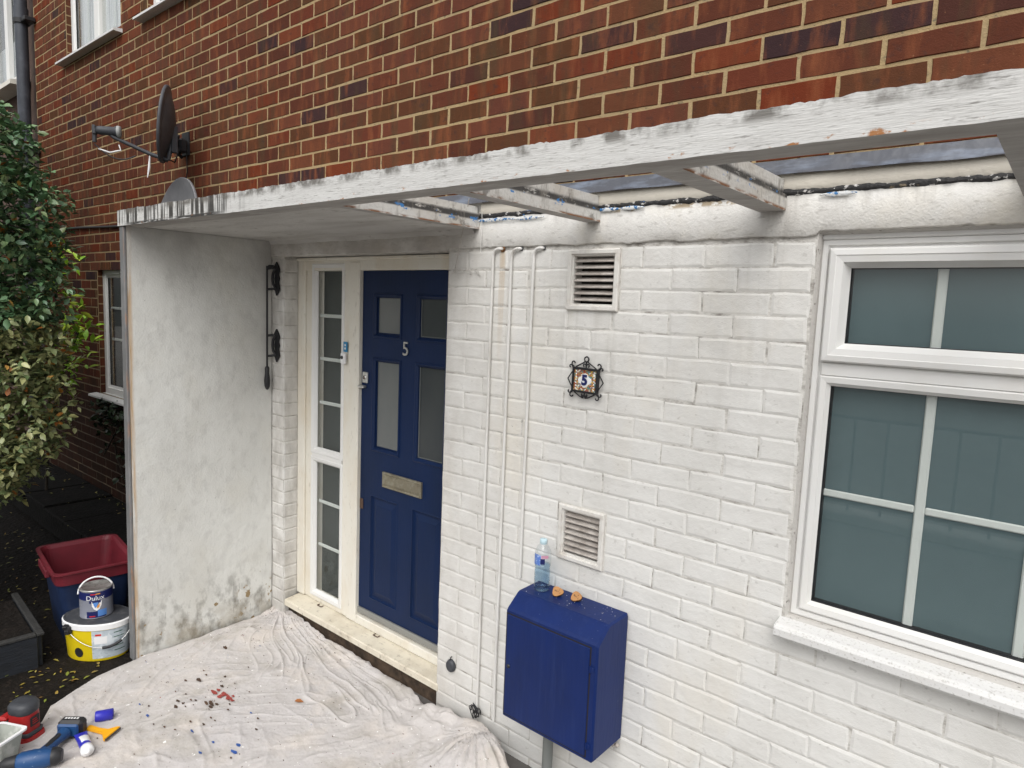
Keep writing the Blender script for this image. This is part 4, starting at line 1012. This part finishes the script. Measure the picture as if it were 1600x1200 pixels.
for i,(a,b,z) in enumerate(((18,36,.145),(18,40,.12),(18,40,.07),(20,45,.045))): patch(ta+a,ta+b,z,z+.004,.0014,6,g)
part('label_print', g, wm('dark_green_print',(.02,.10,.05),.5), tb, kind='stuff')
g = patch(ta-14,ta-4,.140,.150,.0014,6); part('label_print', g, M['redp'], tb)
g = G(); patch(ta-16,ta+6,.095,.135,.0012,8,g); part('label_print', g, M['white'], tb)
g = G(); vs = []
for k in range(16):
    a = 2*PI*k/16; an = math.radians(ta-46+9*math.cos(a)); z = .048+.026*math.sin(a); s = .90+.10*z/.195+.012
    vs.append((ex*s*math.cos(an),ey*s*math.sin(an),z))
g.add(vs,[tuple(range(16))]); part('round_logo', g, M['black'], tb)
g = G(); hpts = []
for t in np.linspace(0,1,20):
    an = math.radians(ta-62+124*t); s = 1.07; hpts.append((ex*s*math.cos(an)*1.0,ey*s*math.sin(an)*1.0,.165-.085*math.sin(PI*t)))
g.tube(hpts,.0022,6); part('wire_handle', g, M['chrome'], tb)
g = G(); g.tube(hpts[9:15],.0075,8); part('handle_grip', g, M['black'], tb)
g = G(); an = math.radians(ta-62)
for k in range(7): g.bbox((-.012,-.012,-.012),(.012,.012,.012),.003,Matrix.Translation((ex*1.05*math.cos(an)+random.uniform(-.012,.012),ey*1.05*math.sin(an)+random.uniform(-.012,.012),.178+random.uniform(-.02,.014))) @ Matrix.Rotation(k,4,'X'))
part('handle_clip', g, M['black'], tb)

tn = thing('paint_tin', 'small silver and navy paint tin with white handle on top of the tub', 'paint tin', (-2.641,-.872,-1.957))
tn.location.z = -1.957
R_ = .076; Hh = .150
g = G(); g.lathe([(0,0),(R_,0),(R_+.001,.003),(R_,.006),(R_,Hh-.006),(R_+.0015,Hh-.003),(R_,Hh)],40); part('tin_body', g, M['tinl'], tn)
g = G(); g.lathe([(R_+.0015,Hh-.004),(R_+.0015,Hh+.002),(R_-.004,Hh+.003),(R_-.007,Hh-.003),(R_-.012,Hh+.001),(R_-.014,Hh-.002),(0,Hh-.002)],40); part('tin_lid', g, M['tin'], tn)
ca = math.atan2(CAM[1]+.905,CAM[0]+2.685)
def tp(a0,a1,z0,z1,off,m,nm='label_print'):
    g = G(); arc_patch(g,R_+off,ca+a0,ca+a1,z0,z1,20); part(nm,g,M[m],tn)
tp(-1.9,1.9,.100,.142,.0008,'navyp','label_band'); tp(-.62,.55,.006,.040,.0008,'navyp'); tp(-.60,.15,.010,.034,.0014,'redp') if False else None
tp(.05,.6,.012,.046,.0012,'tblue'); tp(-.45,.25,.085,.098,.0010,'navyp'); tp(-.45,-.1,.012,.017,.0016,'redp')
def bent_text(txt,size,ang,z,off,mat,nm):
    me = text_mesh(txt,size); 
    for v in me.vertices:
        a = ca+ang+v.co.x/R_; zz = z+v.co.y; v.co = ((R_+off)*math.cos(a),(R_+off)*math.sin(a),zz)
    me.materials.clear(); me.materials.append(M[mat]); link(nm,me,tn)
bent_text('Dulux',.034,-.08,.112,.0020,'white','tin_lettering')
g = G(); arc_patch(g,R_+.0018,ca-.35,ca-.05,.130,.135,6); part('label_print', g, M['redp'], tn)
g = G(); arc_patch(g,R_+.0018,ca-.05,ca+.22,.131,.136,6); part('label_print', g, M['orange'], tn)
g = G(); vs = [(0,.05)]+[(.27*math.cos(a),.072+.028*math.sin(a) if math.sin(a) > -.2 else .072-.03*abs(math.sin(a))) for a in np.linspace(-.3,PI+.3,12)]
sh = [(-.30,.094),(.30,.094),(.28,.07),(.16,.052),(0,.044),(-.16,.052),(-.28,.07)]
g.add([((R_+.0018)*math.cos(ca+a),(R_+.0018)*math.sin(ca+a),z) for a,z in sh],[tuple(range(7))]); part('label_print', g, M['white'], tn)
sh = [(-.22,.088),(.10,.088),(.0,.066),(-.1,.060)]
g = G(); g.add([((R_+.0024)*math.cos(ca+a),(R_+.0024)*math.sin(ca+a),z) for a,z in sh],[tuple(range(4))]); part('label_print', g, M['tblue'], tn)
sh = [(.02,.070),(.2,.080),(.14,.062),(.02,.056)]
g = G(); g.add([((R_+.0024)*math.cos(ca+a),(R_+.0024)*math.sin(ca+a),z) for a,z in sh],[tuple(range(4))]); part('label_print', g, M['orange'], tn)
g = G(); ax = Vector((math.cos(ca+PI/2),math.sin(ca+PI/2),0)); lean = Vector((math.cos(ca),math.sin(ca),0))*(-.012)
g.tube([ax*((R_+.004)*math.cos(t))+Vector((0,0,Hh-.03+.074*math.sin(t)))+lean*math.sin(t) for t in np.linspace(0,PI,22)],.0045,8)
part('carry_handle', g, M['white'], tn)

# ------------------------------------------------------------ dust sheet
def interp(poly, t):
    L = [0]
    for a,b in zip(poly,poly[1:]): L.append(L[-1]+math.dist(a,b))
    d = t*L[-1]
    for i in range(len(poly)-1):
        if d <= L[i+1] or i == len(poly)-2:
            s = (d-L[i])/max(1e-9,L[i+1]-L[i]); return tuple(a+(b-a)*s for a,b in zip(poly[i],poly[i+1]))
EA = [(-2.385,.01),(-2.385,-.25),(-2.392,-.50),(-2.395,-.76),(-2.38,-.87),(-2.36,-.97),(-2.30,-1.09),(-2.24,-1.20),(-2.14,-1.26),(-2.03,-1.38),(-1.98,-1.55),(-1.85,-1.8)]
EB = [(-2.27,.03),(-2.12,.03),(-1.98,.020),(-1.80,.012),(-1.60,.012),(-1.40,.010),(-1.25,.008),(-1.12,.004),(-1.02,-.02),(-.95,-.045),(-.85,-.030),(-.74,-.035),(-.62,-.030),(-.50,-.060),(-.42,-.12),(-.30,-.20),(-.2,-.45),(-.1,-.9)]
NT, NS = 420, 330
T = np.linspace(0,1,NT); Sx = np.linspace(0,1,NS)
A_ = np.array([interp(EA,t) for t in T]); B_ = np.array([interp(EB,t) for t in T])
edge = np.array([[.010*noise.noise(Vector((t*14,0,0)))+.006*noise.noise(Vector((t*50,3,0))), .012*noise.noise(Vector((t*16,9,0)))+.008*noise.noise(Vector((t*60,5,0)))] for t in T])
XX = A_[:,None,0]*(1-Sx)[None]+B_[:,None,0]*Sx[None]; YY = A_[:,None,1]*(1-Sx)[None]+B_[:,None,1]*Sx[None]
YY = YY - (edge[:,1:2]*(Sx[None]**3)); XX = XX + edge[:,0:1]*((1-Sx[None])**3)*(np.clip((T-.45)*6,0,1))[:,None]
ZZ = np.zeros_like(XX)
N3 = noise.noise
def ridge(v): return max(0,1-abs(v))**9
for i in range(NT):
    t = T[i]
    for j in range(NS):
        s = Sx[j]; x = XX[i,j]; y = YY[i,j]
        wv = N3(Vector((x*1.7,y*1.7,1)))
        # long folds running from the back corner, parallel to the edges
        f1 = ridge(N3(Vector((s*7+wv*1.3, t*2.2, 4)))*1.6)
        f2 = ridge(N3(Vector((s*16+wv*3, t*5+wv, 11)))*1.5)
        f3 = N3(Vector((x*7,y*7,2)))
        f4 = ridge(N3(Vector((x*9+3*wv,y*5-x*4,7)))*1.6)
        e1 = min(1,s/.10) ; e2 = min(1,(1-s)/.12)
        z = -2.155+.012*f1*(.35+.65*min(1,f3*f3*5))+.009*f2*(.15+1.3*abs(wv))+.006*f3+.008*f4*(.2+abs(f3))+.0012*N3(Vector((x*26+2*wv,y*34,5)))
        # bunched rolls along both edges
        rs = math.exp(-((s-.965)/.028)**2); rs2 = math.exp(-((s-.90)/.022)**2)
        ln = .5+.9*abs(N3(Vector((t*11,2,2))))
        z += rs*.020*ln+rs2*.013*ln+.010*math.exp(-((s-.83)/.02)**2)*ln
        ra = math.exp(-((s-.035)/.022)**2); z += ra*.012*ln+math.exp(-((s-.10)/.02)**2)*.009*ln*(1 if t > .3 else .5)
        # raised up against the wall right of the door, mound over hidden things near the cabinet
        wr = max(0,min(1,(x+1.02)/.10)); wy = math.exp(-((y+.02)/.13)**2)
        z += wr*wy*(.062+.02*N3(Vector((x*14,y*6,0))))
        mnd = math.exp(-(((x+.52)/.17)**2+((y+.20)/.15)**2))
        z += mnd*.085
        ff = ridge(N3(Vector((math.atan2(y+.10,x+.62)*5,3,3)))*1.6)
        z += mnd*.022*ff
        sg = math.exp(-(((x+.85)/.2)**2+((y+.30)/.18)**2)); z -= 0*sg
        if x < -1.0: z += .022*math.exp(-((y-.01)/.05)**2)*(.6+.8*abs(N3(Vector((x*12,1,1)))))
        # back corner bunch
        z += .03*math.exp(-((t/.05)**2))*abs(N3(Vector((s*9,t*40,5))))+.010*math.exp(-((t/.08)**2))
        # hem falls to the ground
        if s < .012: z = z*(s/.012)+(-2.163)*(1-s/.012)
        if s > .988:
            kz = (1-s)/.012; zb = -2.163 if x < -1.0 else z-.02
            z = z*kz+zb*(1-kz)
        ZZ[i,j] = max(z,-2.160)
g = G(); vs = np.stack([XX,YY,ZZ],-1).reshape(-1,3).tolist()
fs = [(i*NS+j,(i+1)*NS+j,(i+1)*NS+j+1,i*NS+j+1) for i in range(NT-1) for j in range(NS-1)]
g.add(vs, fs, True)
cl = tag(part('dust_sheet', g, M['cloth']), 'crumpled off-white dust sheet spread over the ground before the door', 'dust sheet')
from mathutils.bvhtree import BVHTree
bvh = BVHTree.FromPolygons([Vector(v) for v in vs], fs)
def zc(x, y):
    h = bvh.ray_cast(Vector((x,y,-1)),Vector((0,0,-1)))
    return h[0].z if h[0] else -2.163
# flakes on the sheet
g = G(); rn = []
def flake(x, y, s, r, up=.001):
    if s > .005: up = .0035
    z = zc(x,y)+up; a0 = random.uniform(0,6); n = random.choice((7,8,9)) if s > .004 else 5
    pts = [(x+s*random.uniform(.35,1.1)*math.cos(a0+2*PI*k/n)*(1.5),y+s*random.uniform(.5,1)*math.sin(a0+2*PI*k/n)*.7,z+random.uniform(0,.003)) for k in range(n)]
    g.add(pts,[tuple(range(n))]); g.add([(p[0],p[1],p[2]-.0015) for p in pts],[tuple(range(n))[::-1]]); rn.extend([r]*(2*n))
for k in range(210):
    t = random.random(); s = random.random(); a = interp(EA,t*.9); b = interp(EB,t*.9)
    flake(a[0]*(1-s)+b[0]*s,a[1]*(1-s)+b[1]*s,random.uniform(.0015,.0045),random.random()*(.6 if random.random() < .7 else 1))
for k in range(45):
    flake(-1.72+random.gauss(0,.16),-.72+random.gauss(0,.12),random.uniform(.002,.008),random.choice((.1,.3,.5,.2)))
for k in range(14): flake(-1.73+random.gauss(0,.03),-.63+random.gauss(0,.015),random.uniform(.006,.014),.78)
for x,y,s,r in ((-1.803,-.651,.020,.78),(-1.756,-.628,.018,.78),(-1.818,-.824,.014,.1),(-1.723,-.705,.018,.1),(-1.745,-.72,.013,.3),(-1.70,-.69,.012,.1),(-1.959,-.655,.020,.1),(-2.162,-.415,.016,.2),(-1.33,-.80,.015,.66),(-1.354,-.767,.013,.68),(-1.586,-.857,.010,.66),(-1.845,-.938,.013,.66),(-1.401,-.662,.008,.1),(-2.0,-.7,.010,.3),(-1.45,-.83,.008,.66),(-1.42,-.90,.010,.68),(-1.95,-.93,.007,.66),(-1.60,-.80,.009,.1),(-1.83,-.60,.012,.1),(-1.9,-.55,.010,.1),(-1.85,-.80,.013,.12),(-1.70,-.72,.013,.1),(-1.74,-.70,.011,.3),(-1.52,-.62,.007,.67)): flake(x,y,s,r,.003)
me = g.mesh('paint_flakes', M['flake']); at = me.attributes.new('rnd','FLOAT','POINT'); at.data.foreach_set('value', rn)
tag(link('paint_flakes', me, None, None, 'stuff'), 'scraped paint flakes and crumbs scattered over the dust sheet', 'paint flakes')

def leaf_pts(L, w, fold=.25, curve=.15):
    """outline of a folded leaf along +Y"""
    return [Vector((0,0,0)),Vector((w*.42,L*.25,fold*w*.4)),Vector((w*.5,L*.55,fold*w*.5-curve*L*.2)),Vector((0,L,-curve*L*.6)),Vector((-w*.5,L*.55,fold*w*.5-curve*L*.2)),Vector((-w*.42,L*.25,fold*w*.4)),Vector((0,L*.3,0)),Vector((0,L*.6,-curve*L*.15))]
LF = [(0,1,6),(1,2,7,6),(2,3,7),(3,4,7),(4,5,6,7),(5,0,6)]
g = G(); g.add([v for v in leaf_pts(.045,.022,.5,.3)],LF,True)
o = tag(part('dead_leaf', g, wm('brown_leaf',(.32,.12,.035),.6), loc=(-1.47,-.43,zc(-1.47,-.43)+.006), recalc=False), 'curled brown dead leaf lying on the dust sheet before the door', 'leaf'); o.rotation_euler = (.1,.2,-.9)

# ------------------------------------------------------------ tools on the sheet
def onto(x,y,dz=0): return (x,y,zc(x,y)+dz)
# scraper
sc = thing('plastic_scraper','amber yellow plastic scraper lying on the dust sheet','scraper',onto(-1.842,-1.120,.004),rotz=math.radians(25)); sc.scale = (1.3,1.2,1.2)
pf = [(-.062,.006),(-.058,.011),(-.02,.008),(.010,.012),(.028,.034),(.036,.037),(.042,-.036),(.034,-.034),(.008,-.010),(-.02,-.008),(-.058,-.008)]
g = G(); g.prism(pf,'z',0,.010); part('scraper_handle',g,M['scraper'],sc)
g = G(); g.prism([(.036,.037),(.041,.036),(.046,-.035),(.042,-.036)],'z',.003,.006); part('blade',g,M['dgrey'],sc)
# blue cap
bc = thing('blue_cap','short violet-blue plastic cylinder cap lying on the dust sheet','cap',onto(-1.951,-1.076,.022),rotz=math.radians(65))
g = G(); mm = Matrix.Rotation(PI/2,4,'Y'); g.lathe([(0,-.034),(.0225,-.034),(.0235,-.030),(.0235,.034),(.0205,.034),(.020,-.026),(0,-.026)],24,mm); part('cap_shell',g,M['vblue'],bc)
# sealant tube
st = thing('sealant_tube','white and blue squeeze tube with white cap beside the blue drill','tube',onto(-1.795,-1.205,.022),rotz=math.radians(-8))
g = G(); R = []
for k in range(13):
    t = k/12; hx = .024-.003*t; hz = .003+.019*min(1,t*1.5); R.append([( -.075+.12*t, hx*math.cos(a), hz*math.sin(a)) for a in np.linspace(0,2*PI,21)[:-1]])
g.rings(R,smooth=True); g.add(R[0],[tuple(range(20))]); g.add(R[-1],[tuple(range(20))])
for i in range(len(g.f)):
    c = sum((Vector(g.v[k]) for k in g.f[i]),Vector())/len(g.f[i])
    if c.x < -.03 or c.x > .022 or c.y < -.012: g.mi[i] = 1
part('tube_body',g,[M['white'],M['vblue']],st)
g = G(); g.lathe([(.021,.045),(.024,.047),(.0245,.068),(.020,.074),(.010,.076),(.009,.083),(0,.084)],24,Matrix.Rotation(PI/2,4,'Y')); part('tube_cap',g,M['white'],st)
# cordless drill lying on its side: battery, handle, body, chuck
dr = thing('cordless_drill','blue cordless drill with black battery lying on the dust sheet','drill',onto(-1.785,-1.365,.0))
u = Vector((.48,.877,0))
def al(t, h=.042, o=0): return u*t+Vector((.877*o,-.48*o,h))
g = G(); g.tube([al(-.075),al(-.06),al(-.02),al(.025),al(.045)],[.028,.035,.038,.036,.030],18)
g.bbox((-.05,-.018,.01),(.02,.018,.074),.01,Matrix.Rotation(math.atan2(u.y,u.x),4,'Z')); part('drill_body',g,M['bluetool'],dr)
g = G(); g.tube([al(-.130),al(-.115),al(-.095),al(-.074)],[.012,.023,.027,.030],16); part('chuck',g,M['black'],dr)
g = G(); g.tube([al(.043),al(.060),al(.078)],[.033,.034,.022],16); part('motor_cap',g,M['black'],dr)
g = G(); g.tube([(-.010,.000,.042),(-.050,.045,.040),(-.085,.085,.038),(-.118,.122,.036)],[.026,.021,.019,.026],14); part('drill_handle',g,M['bluetool'],dr)
g = G(); g.tube([(-.034,.030,.055),(-.060,.058,.056),(-.092,.095,.052)],[.010,.011,.010],8); part('grip_pad',g,M['black'],dr)
mb = Matrix.Translation((-.138,.150,.036)) @ Matrix.Rotation(math.radians(42),4,'Z')
g = G(); g.bbox((-.052,-.012,-.034),(.052,.040,.036),.013,mb); part('battery',g,M['black'],dr)
g = G(); g.bbox((-.044,-.026,-.026),(.044,-.011,.030),.008,mb); part('battery_shoe',g,M['bluetool'],dr)
g = G()
for k in range(5): g.box((-.030+.012*k,.010,.0362),(-.022+.012*k,.020,.0367),mb)
part('battery_print',g,M['white'],dr,kind='stuff')
g = G(); mr_ = Matrix.Rotation(math.atan2(u.y,u.x),4,'Z')
for k in range(4): g.box((-.030+.010*k,-.006,.0742),(-.024+.010*k,.006,.0748),mr_)
part('body_print',g,M['white'],dr,kind='stuff')
# red sander
sn = thing('cordless_sander','red and black cordless sander standing at the edge of the dust sheet','sander',onto(-2.055,-1.345,.0),rotz=math.radians(30))
g = G(); R = [rrect(.060,.044,0,.02),rrect(.064,.048,.012,.02),rrect(.062,.046,.030,.02)]; g.rings(R); g.add(R[0],[tuple(range(24))]); g.add(R[-1],[tuple(range(24))]); part('sanding_pad',g,M['redtool'],sn)
g = G(); g.rings([rrect(.056,.042,.030,.02),rrect(.058,.044,.045,.02),rrect(.050,.040,.048,.02)],smooth=True); part('dust_skirt',g,M['dgrey'],sn)
g = G(); g.rings([rrect(.050,.040,.046,.025),rrect(.052,.042,.085,.03),rrect(.050,.044,.125,.035)],smooth=True); part('sander_body',g,M['redtool'],sn)
g = G(); R = [rrect(.050,.044,.125,.035),rrect(.054,.047,.130,.04),rrect(.054,.048,.155,.04),rrect(.046,.042,.168,.036),rrect(.02,.02,.171,.015)]; g.rings(R,smooth=True); g.add(R[-1],[tuple(range(24))]); part('sander_top',g,M['dgrey'],sn)
g = G(); g.bbox((.050,-.022,.070),(.0545,.022,.112),.002); part('label_plate',g,M['black'],sn)
g = G()
for k in range(3): g.box((.0545,-.014,.080+.009*k),(.0552,.014-.004*k,.084+.009*k))
part('label_print',g,M['redtool'],sn)
g = G(); g.bbox((-.15,-.030,.030),(-.052,.030,.085),.012); part('battery',g,M['black'],sn)
g = G(); g.bbox((-.100,-.034,.078),(-.060,.034,.100),.008); part('battery_latch',g,M['redtool'],sn)
# paint kettle
kt = thing('paint_kettle','small grey square paint kettle with white rim beside the sander','paint kettle',onto(-1.945,-1.455,.0),rotz=math.radians(28))
g = G(); R = [rrect(.045,.045,.004,.015),rrect(.060,.060,.105,.018),rrect(.066,.066,.105,.018),rrect(.066,.066,.110,.018),rrect(.058,.058,.110,.018),rrect(.043,.043,.010,.014)]
g.rings(R); g.add(R[0],[tuple(range(24))]); g.add(R[-1],[tuple(range(24))]); part('kettle_pot',g,M['tray'],kt)
g = G(); g.rings([rrect(.0665,.0665,.101,.018),rrect(.069,.069,.103,.018),rrect(.069,.069,.111,.018),rrect(.0565,.0565,.111,.018)]); part('kettle_rim',g,M['white'],kt)

# ------------------------------------------------------------ plants
def add_leaves(bag, rn, centre, n, L, spread, rr, up=.3, droop=.2):
    """a whorl of leaves round a twig tip"""
    c = Vector(centre)
    ax = Vector((rr.gauss(0,1),rr.gauss(0,1),rr.gauss(.4,.8))).normalized()
    for k in range(n):
        d = (ax*rr.uniform(.1,.8)+Vector((rr.gauss(0,1),rr.gauss(0,1),rr.gauss(0,.7))).normalized()).normalized()
        q = d.to_track_quat('Y','Z').to_matrix().to_4x4()
        m = Matrix.Translation(c+d*.006+Vector((rr.gauss(0,spread),rr.gauss(0,spread),rr.gauss(0,spread)))) @ q @ Matrix.Rotation(rr.gauss(0,.5),4,'Y')
        bag.append((m, L*rr.uniform(.7,1.15)))
bush = thing('bush', 'large evergreen bush with green and yellowing leaves at the left edge of the path', 'bush', (-3.40,-1.25,-2.0))
BO = Vector((3.40,1.25,2.0))
blobs = [((-3.38,-1.21,.42),.34),((-3.36,-1.19,.10),.44),((-3.34,-1.20,-.25),.45),((-3.33,-1.19,-.60),.44),((-3.31,-1.18,-.95),.42),((-3.36,-1.25,-1.22),.33),
         ((-3.50,-1.33,.66),.22),((-3.7,-1.65,0),.55),((-3.7,-1.65,-.7),.6),((-3.75,-1.7,-1.3),.5),((-4.4,-1.9,-.1),.75),((-4.4,-1.9,-1.0),.8),((-5.4,-1.9,-.5),.85),((-3.3,-1.9,-.6),.55),((-5.2,-1.8,.3),.7),((-4.3,-1.9,.6),.6),((-4.6,-1.62,.5),.55),((-5.3,-1.35,.7),.6),((-4.2,-1.75,1.15),.55),((-5.2,-1.5,1.4),.6),((-6.1,-1.2,.5),.6),((-6.2,-1.2,1.3),.6),((-6.2,-1.3,-.4),.7)]  # wider blobs lie out of view, added to shade the corner by the wall
rr = random.Random(3); bag = []
for bi,((cx,cy,cz),R_) in enumerate(blobs):
    near = bi < 7
    N_ = int((820 if near else 420)*R_*R_/.16*(1 if near else .45))
    for k in range(N_):
        d = Vector((rr.gauss(0,1),rr.gauss(0,1),rr.gauss(0,1))).normalized()
        bump = 1+.22*noise.noise(Vector((cx,cy,cz))+d*2.2)+.14*noise.noise(d*6+Vector((cx,0,cz)))
        r_ = R_*bump*(rr.uniform(.45,1)**.45)
        p = Vector((cx,cy,cz))+d*r_
        if px(*p)[0] > (150 if bi < 16 else -5) and px(*p)[2] > 0: continue
        add_leaves(bag, None, p, rr.choice((3,4,5)), .050 if near else .085, .010, rr)
# a few protruding sprays
for (x,y,z,dx,dy,dz) in ((-3.1,-.95,-.18,.16,.10,.02),(-3.1,-.97,-.24,.22,.12,-.02),(-3.15,-.98,.32,.14,.08,.02),(-3.05,-.95,-.55,.12,.1,.03),(-3.05,-.95,-.75,.12,.08,-.02),(-3.1,-1.0,.2,.12,.1,.05)):
    for k in range(7):
        t = k/6; add_leaves(bag,None,(x+dx*t,y+dy*t,z+dz*t),3,.042,.004,rr)
bag.sort(key=lambda b: (b[0].translation-Vector(CAM)).length)
vis = [b for b in bag if px(*b[0].translation)[0] > 0]; vs_ = set(id(b) for b in vis[:300])
print('leaves', len(bag))
lm = []
for mk in ('leaf','leafy'):
    for k in range(4):
        g = G(); g.add(leaf_pts(1,.44+.04*k,.3+.1*k,.1+.1*k),LF,True); lm.append(g.mesh('leaf',M[mk]))
low = lambda b: b[0].translation.z < -.40+.25*noise.noise(b[0].translation*1.5)
for i,b in enumerate(vis[:300]):
    o = link('leaf', lm[i%4+(4 if low(b) else 0)], bush); o.matrix_local = Matrix.Translation(BO) @ b[0] @ Matrix.Scale(b[1],4)
def bulk(bag, mat, name, parent, off, w=.52, kind='stuff', rng=rr, bias=None):
    base = [leaf_pts(1,w,.35,.2)]; vv = []; ff = []; rv = []
    P_ = np.array([list(p)+[1] for p in base[0]])
    for i,(m,L) in enumerate(bag):
        a = np.array(m @ Matrix.Scale(L,4)); v = (P_ @ a.T)[:,:3]; o_ = len(vv); vv += v.tolist(); ff += [tuple(k+o_ for k in f) for f in LF]
        rv += [rng.random() if bias is None else bias(m,rng)]*8
    me = bpy.data.meshes.new(name); me.from_pydata(vv,[],ff); me.polygons.foreach_set('use_smooth',[True]*len(ff)); me.materials.append(mat)
    at = me.attributes.new('rnd','FLOAT','POINT'); at.data.foreach_set('value', rv)
    return link(name, me, parent, off, kind)
bulk([b for b in bag if id(b) not in vs_ and not low(b)], M['leaves'], 'foliage', bush, BO)
bulk([b for b in bag if id(b) not in vs_ and low(b)], M['leavesy'], 'foliage', bush, BO)
g = G()
for (cx,cy,cz),R_ in blobs[:16]:
    g.tube([(-3.45+rr.uniform(-.1,.1),-1.40+rr.uniform(-.1,.1),-2.0),((-3.45+cx)/2+rr.uniform(-.1,.1),(-1.4+cy)/2,(cz-2)/2-.2),(cx,cy,cz)],[.022,.016,.006],7)
    for k in range(7):
        d = Vector((rr.gauss(0,1),rr.gauss(0,1),rr.gauss(.3,.8))).normalized()*R_*.85; g.tube([(cx,cy,cz),(cx+d.x*.5,cy+d.y*.5,cz+d.z*.4),(cx+d.x,cy+d.y,cz+d.z)],[.006,.004,.002],5)
part('stems', g, M['trunk'], bush, BO)
# bright plant by the wall behind the bush
lp_ = thing('leafy_shrub','bright lime green shrub against the brick wall behind the bush','shrub',(-4.9,-.34,-2.0))
bag = []
for (x,y,z,n_) in ((-4.55,-.34,-.55,22),(-4.72,-.34,-.70,22),(-4.85,-.30,-.90,14),(-5.0,-.3,.05,14),(-5.0,-.3,-.05,10),(-4.9,-.3,-.3,10)):
    for k in range(n_): add_leaves(bag,None,(x+rr.gauss(0,.09),y+rr.gauss(0,.06),z+rr.gauss(0,.07)),3,.085,.01,rr)
bulk(bag,M['lime'],'foliage',lp_,Vector((4.9,.34,2.0)),w=.34)
g = G()
for (x,z) in ((-4.62,-.58),(-4.85,-.9),(-5.0,.05),(-4.75,-.72)): g.tube([(-5.4,-.34,-2.0),(-5.3,-.33,-1.3),(x,-.3,z)],[.012,.009,.004],6)
part('stems', g, M['trunk'], lp_, Vector((4.9,.34,2.0)))
iv = thing('climbing_ivy','dark trailing ivy on the brick wall below the narrow window','ivy',(-4.3,-.05,-2.0))
bag = []
for k in range(190):
    x = -4.95+rr.random()*1.3; z = -1.14-abs(rr.gauss(0,.16))-(.35 if x > -4.5 and rr.random() < .4 else 0)
    add_leaves(bag,None,(x,-.07+rr.gauss(0,.03),z),2,.055,.01,rr)
bulk(bag,M['ivy'],'foliage',iv,Vector((4.3,.05,2.0)),w=.7)
g = G()
for k in range(6):
    x = -4.8+.2*k; g.tube([(-4.3,-.03,-2.0),(x+.1,-.03,-1.6),(x,-.05,-1.18)],[.008,.006,.004],5)
g.tube([(-4.95,-.04,-1.62),(-4.6,-.06,-1.36),(-4.4,-.05,-1.28)],.006,5)
part('stems', g, M['trunk'], iv, Vector((4.3,.05,2.0)))
# fallen leaves
bag = []
for k in range(330):
    m_ = rr.random()
    if m_ < .33: x = -2.50+rr.gauss(0,.24); y = -1.10+rr.gauss(0,.11); z = -2.156
    elif m_ < .75: x = -3.9+rr.uniform(-1.2,.8); y = -.85+rr.gauss(0,.16); z = -2.156
    elif m_ < .88: x = rr.uniform(-6,-2.8); y = -.05-abs(rr.gauss(0,.06)); z = -1.952
    else: x = rr.uniform(-6,-2.6); y = rr.uniform(-1.4,-.3); z = -2.156 if y < -.52 else -1.952
    if x > -2.30 and y < -1.0: continue
    if -2.82 < x < -2.49 and -1.05 < y < -.74: continue
    m = Matrix.Translation((x,y,z)) @ Matrix.Rotation(rr.uniform(0,6.3),4,'Z') @ Matrix.Rotation(rr.gauss(0,.25),4,'X')
    bag.append((m, rr.uniform(.012,.038)))
o = bulk(bag,M['litter'],'fallen_leaves',None,None,w=.4); tag(o,'yellow and green fallen leaves scattered on the dark ground','fallen leaves')

# ------------------------------------------------------------ across the street (seen only as reflections)
rl = thing('street_railing','low metal railing along the pavement opposite the house','railing',(2,-4.75,-2.17))
for k in range(46):
    g = G(); g.tube([(-6+.28*k,0,.1),(-6+.28*k,0,1.0)],.014,8); part('post',g,M['drain'],rl)
for z in (.18,1.0):
    g = G(); g.tube([(-6,0,z),(6.6,0,z)],.018,8); part('rail',g,M['drain'],rl)
g = G(); g.bbox((-9,-4.9,-2.17),(9,-4.6,-2.07),.02); part('kerb', g, wm('pale_kerb_stone',(.55,.54,.51),.8,[dict(col=(.35,.34,.32),scale=6,lo=.4,hi=.6,amt=.6)]), kind='structure')
tr = thing('street_tree','broad leafy tree across the street from the house','tree',(-13,-8,-2.17))
g = G(); g.tube([(0,0,0),(.1,0,2.5),(0,.1,5)],[.25,.18,.12],10)
for k in range(9):
    a = k*.7; g.tube([(0,.05,2.6+.25*k),(1.2*math.cos(a),1.2*math.sin(a),4.2+.25*k),(2.2*math.cos(a),2.2*math.sin(a),5+.25*k)],[.08,.05,.02],6)
part('trunk',g,M['trunk'],tr)
bag = []
for k in range(2600):
    d = Vector((rr.gauss(0,1),rr.gauss(0,1),rr.gauss(0,.9))).normalized()*(rr.random()**.4)*2.6
    if noise.noise(d*1.1) < -.1: continue
    add_leaves(bag,None,d+Vector((0,0,6.2)),2,.26,.05,rr)
bulk(bag,M['leaves'],'crown',tr,None)
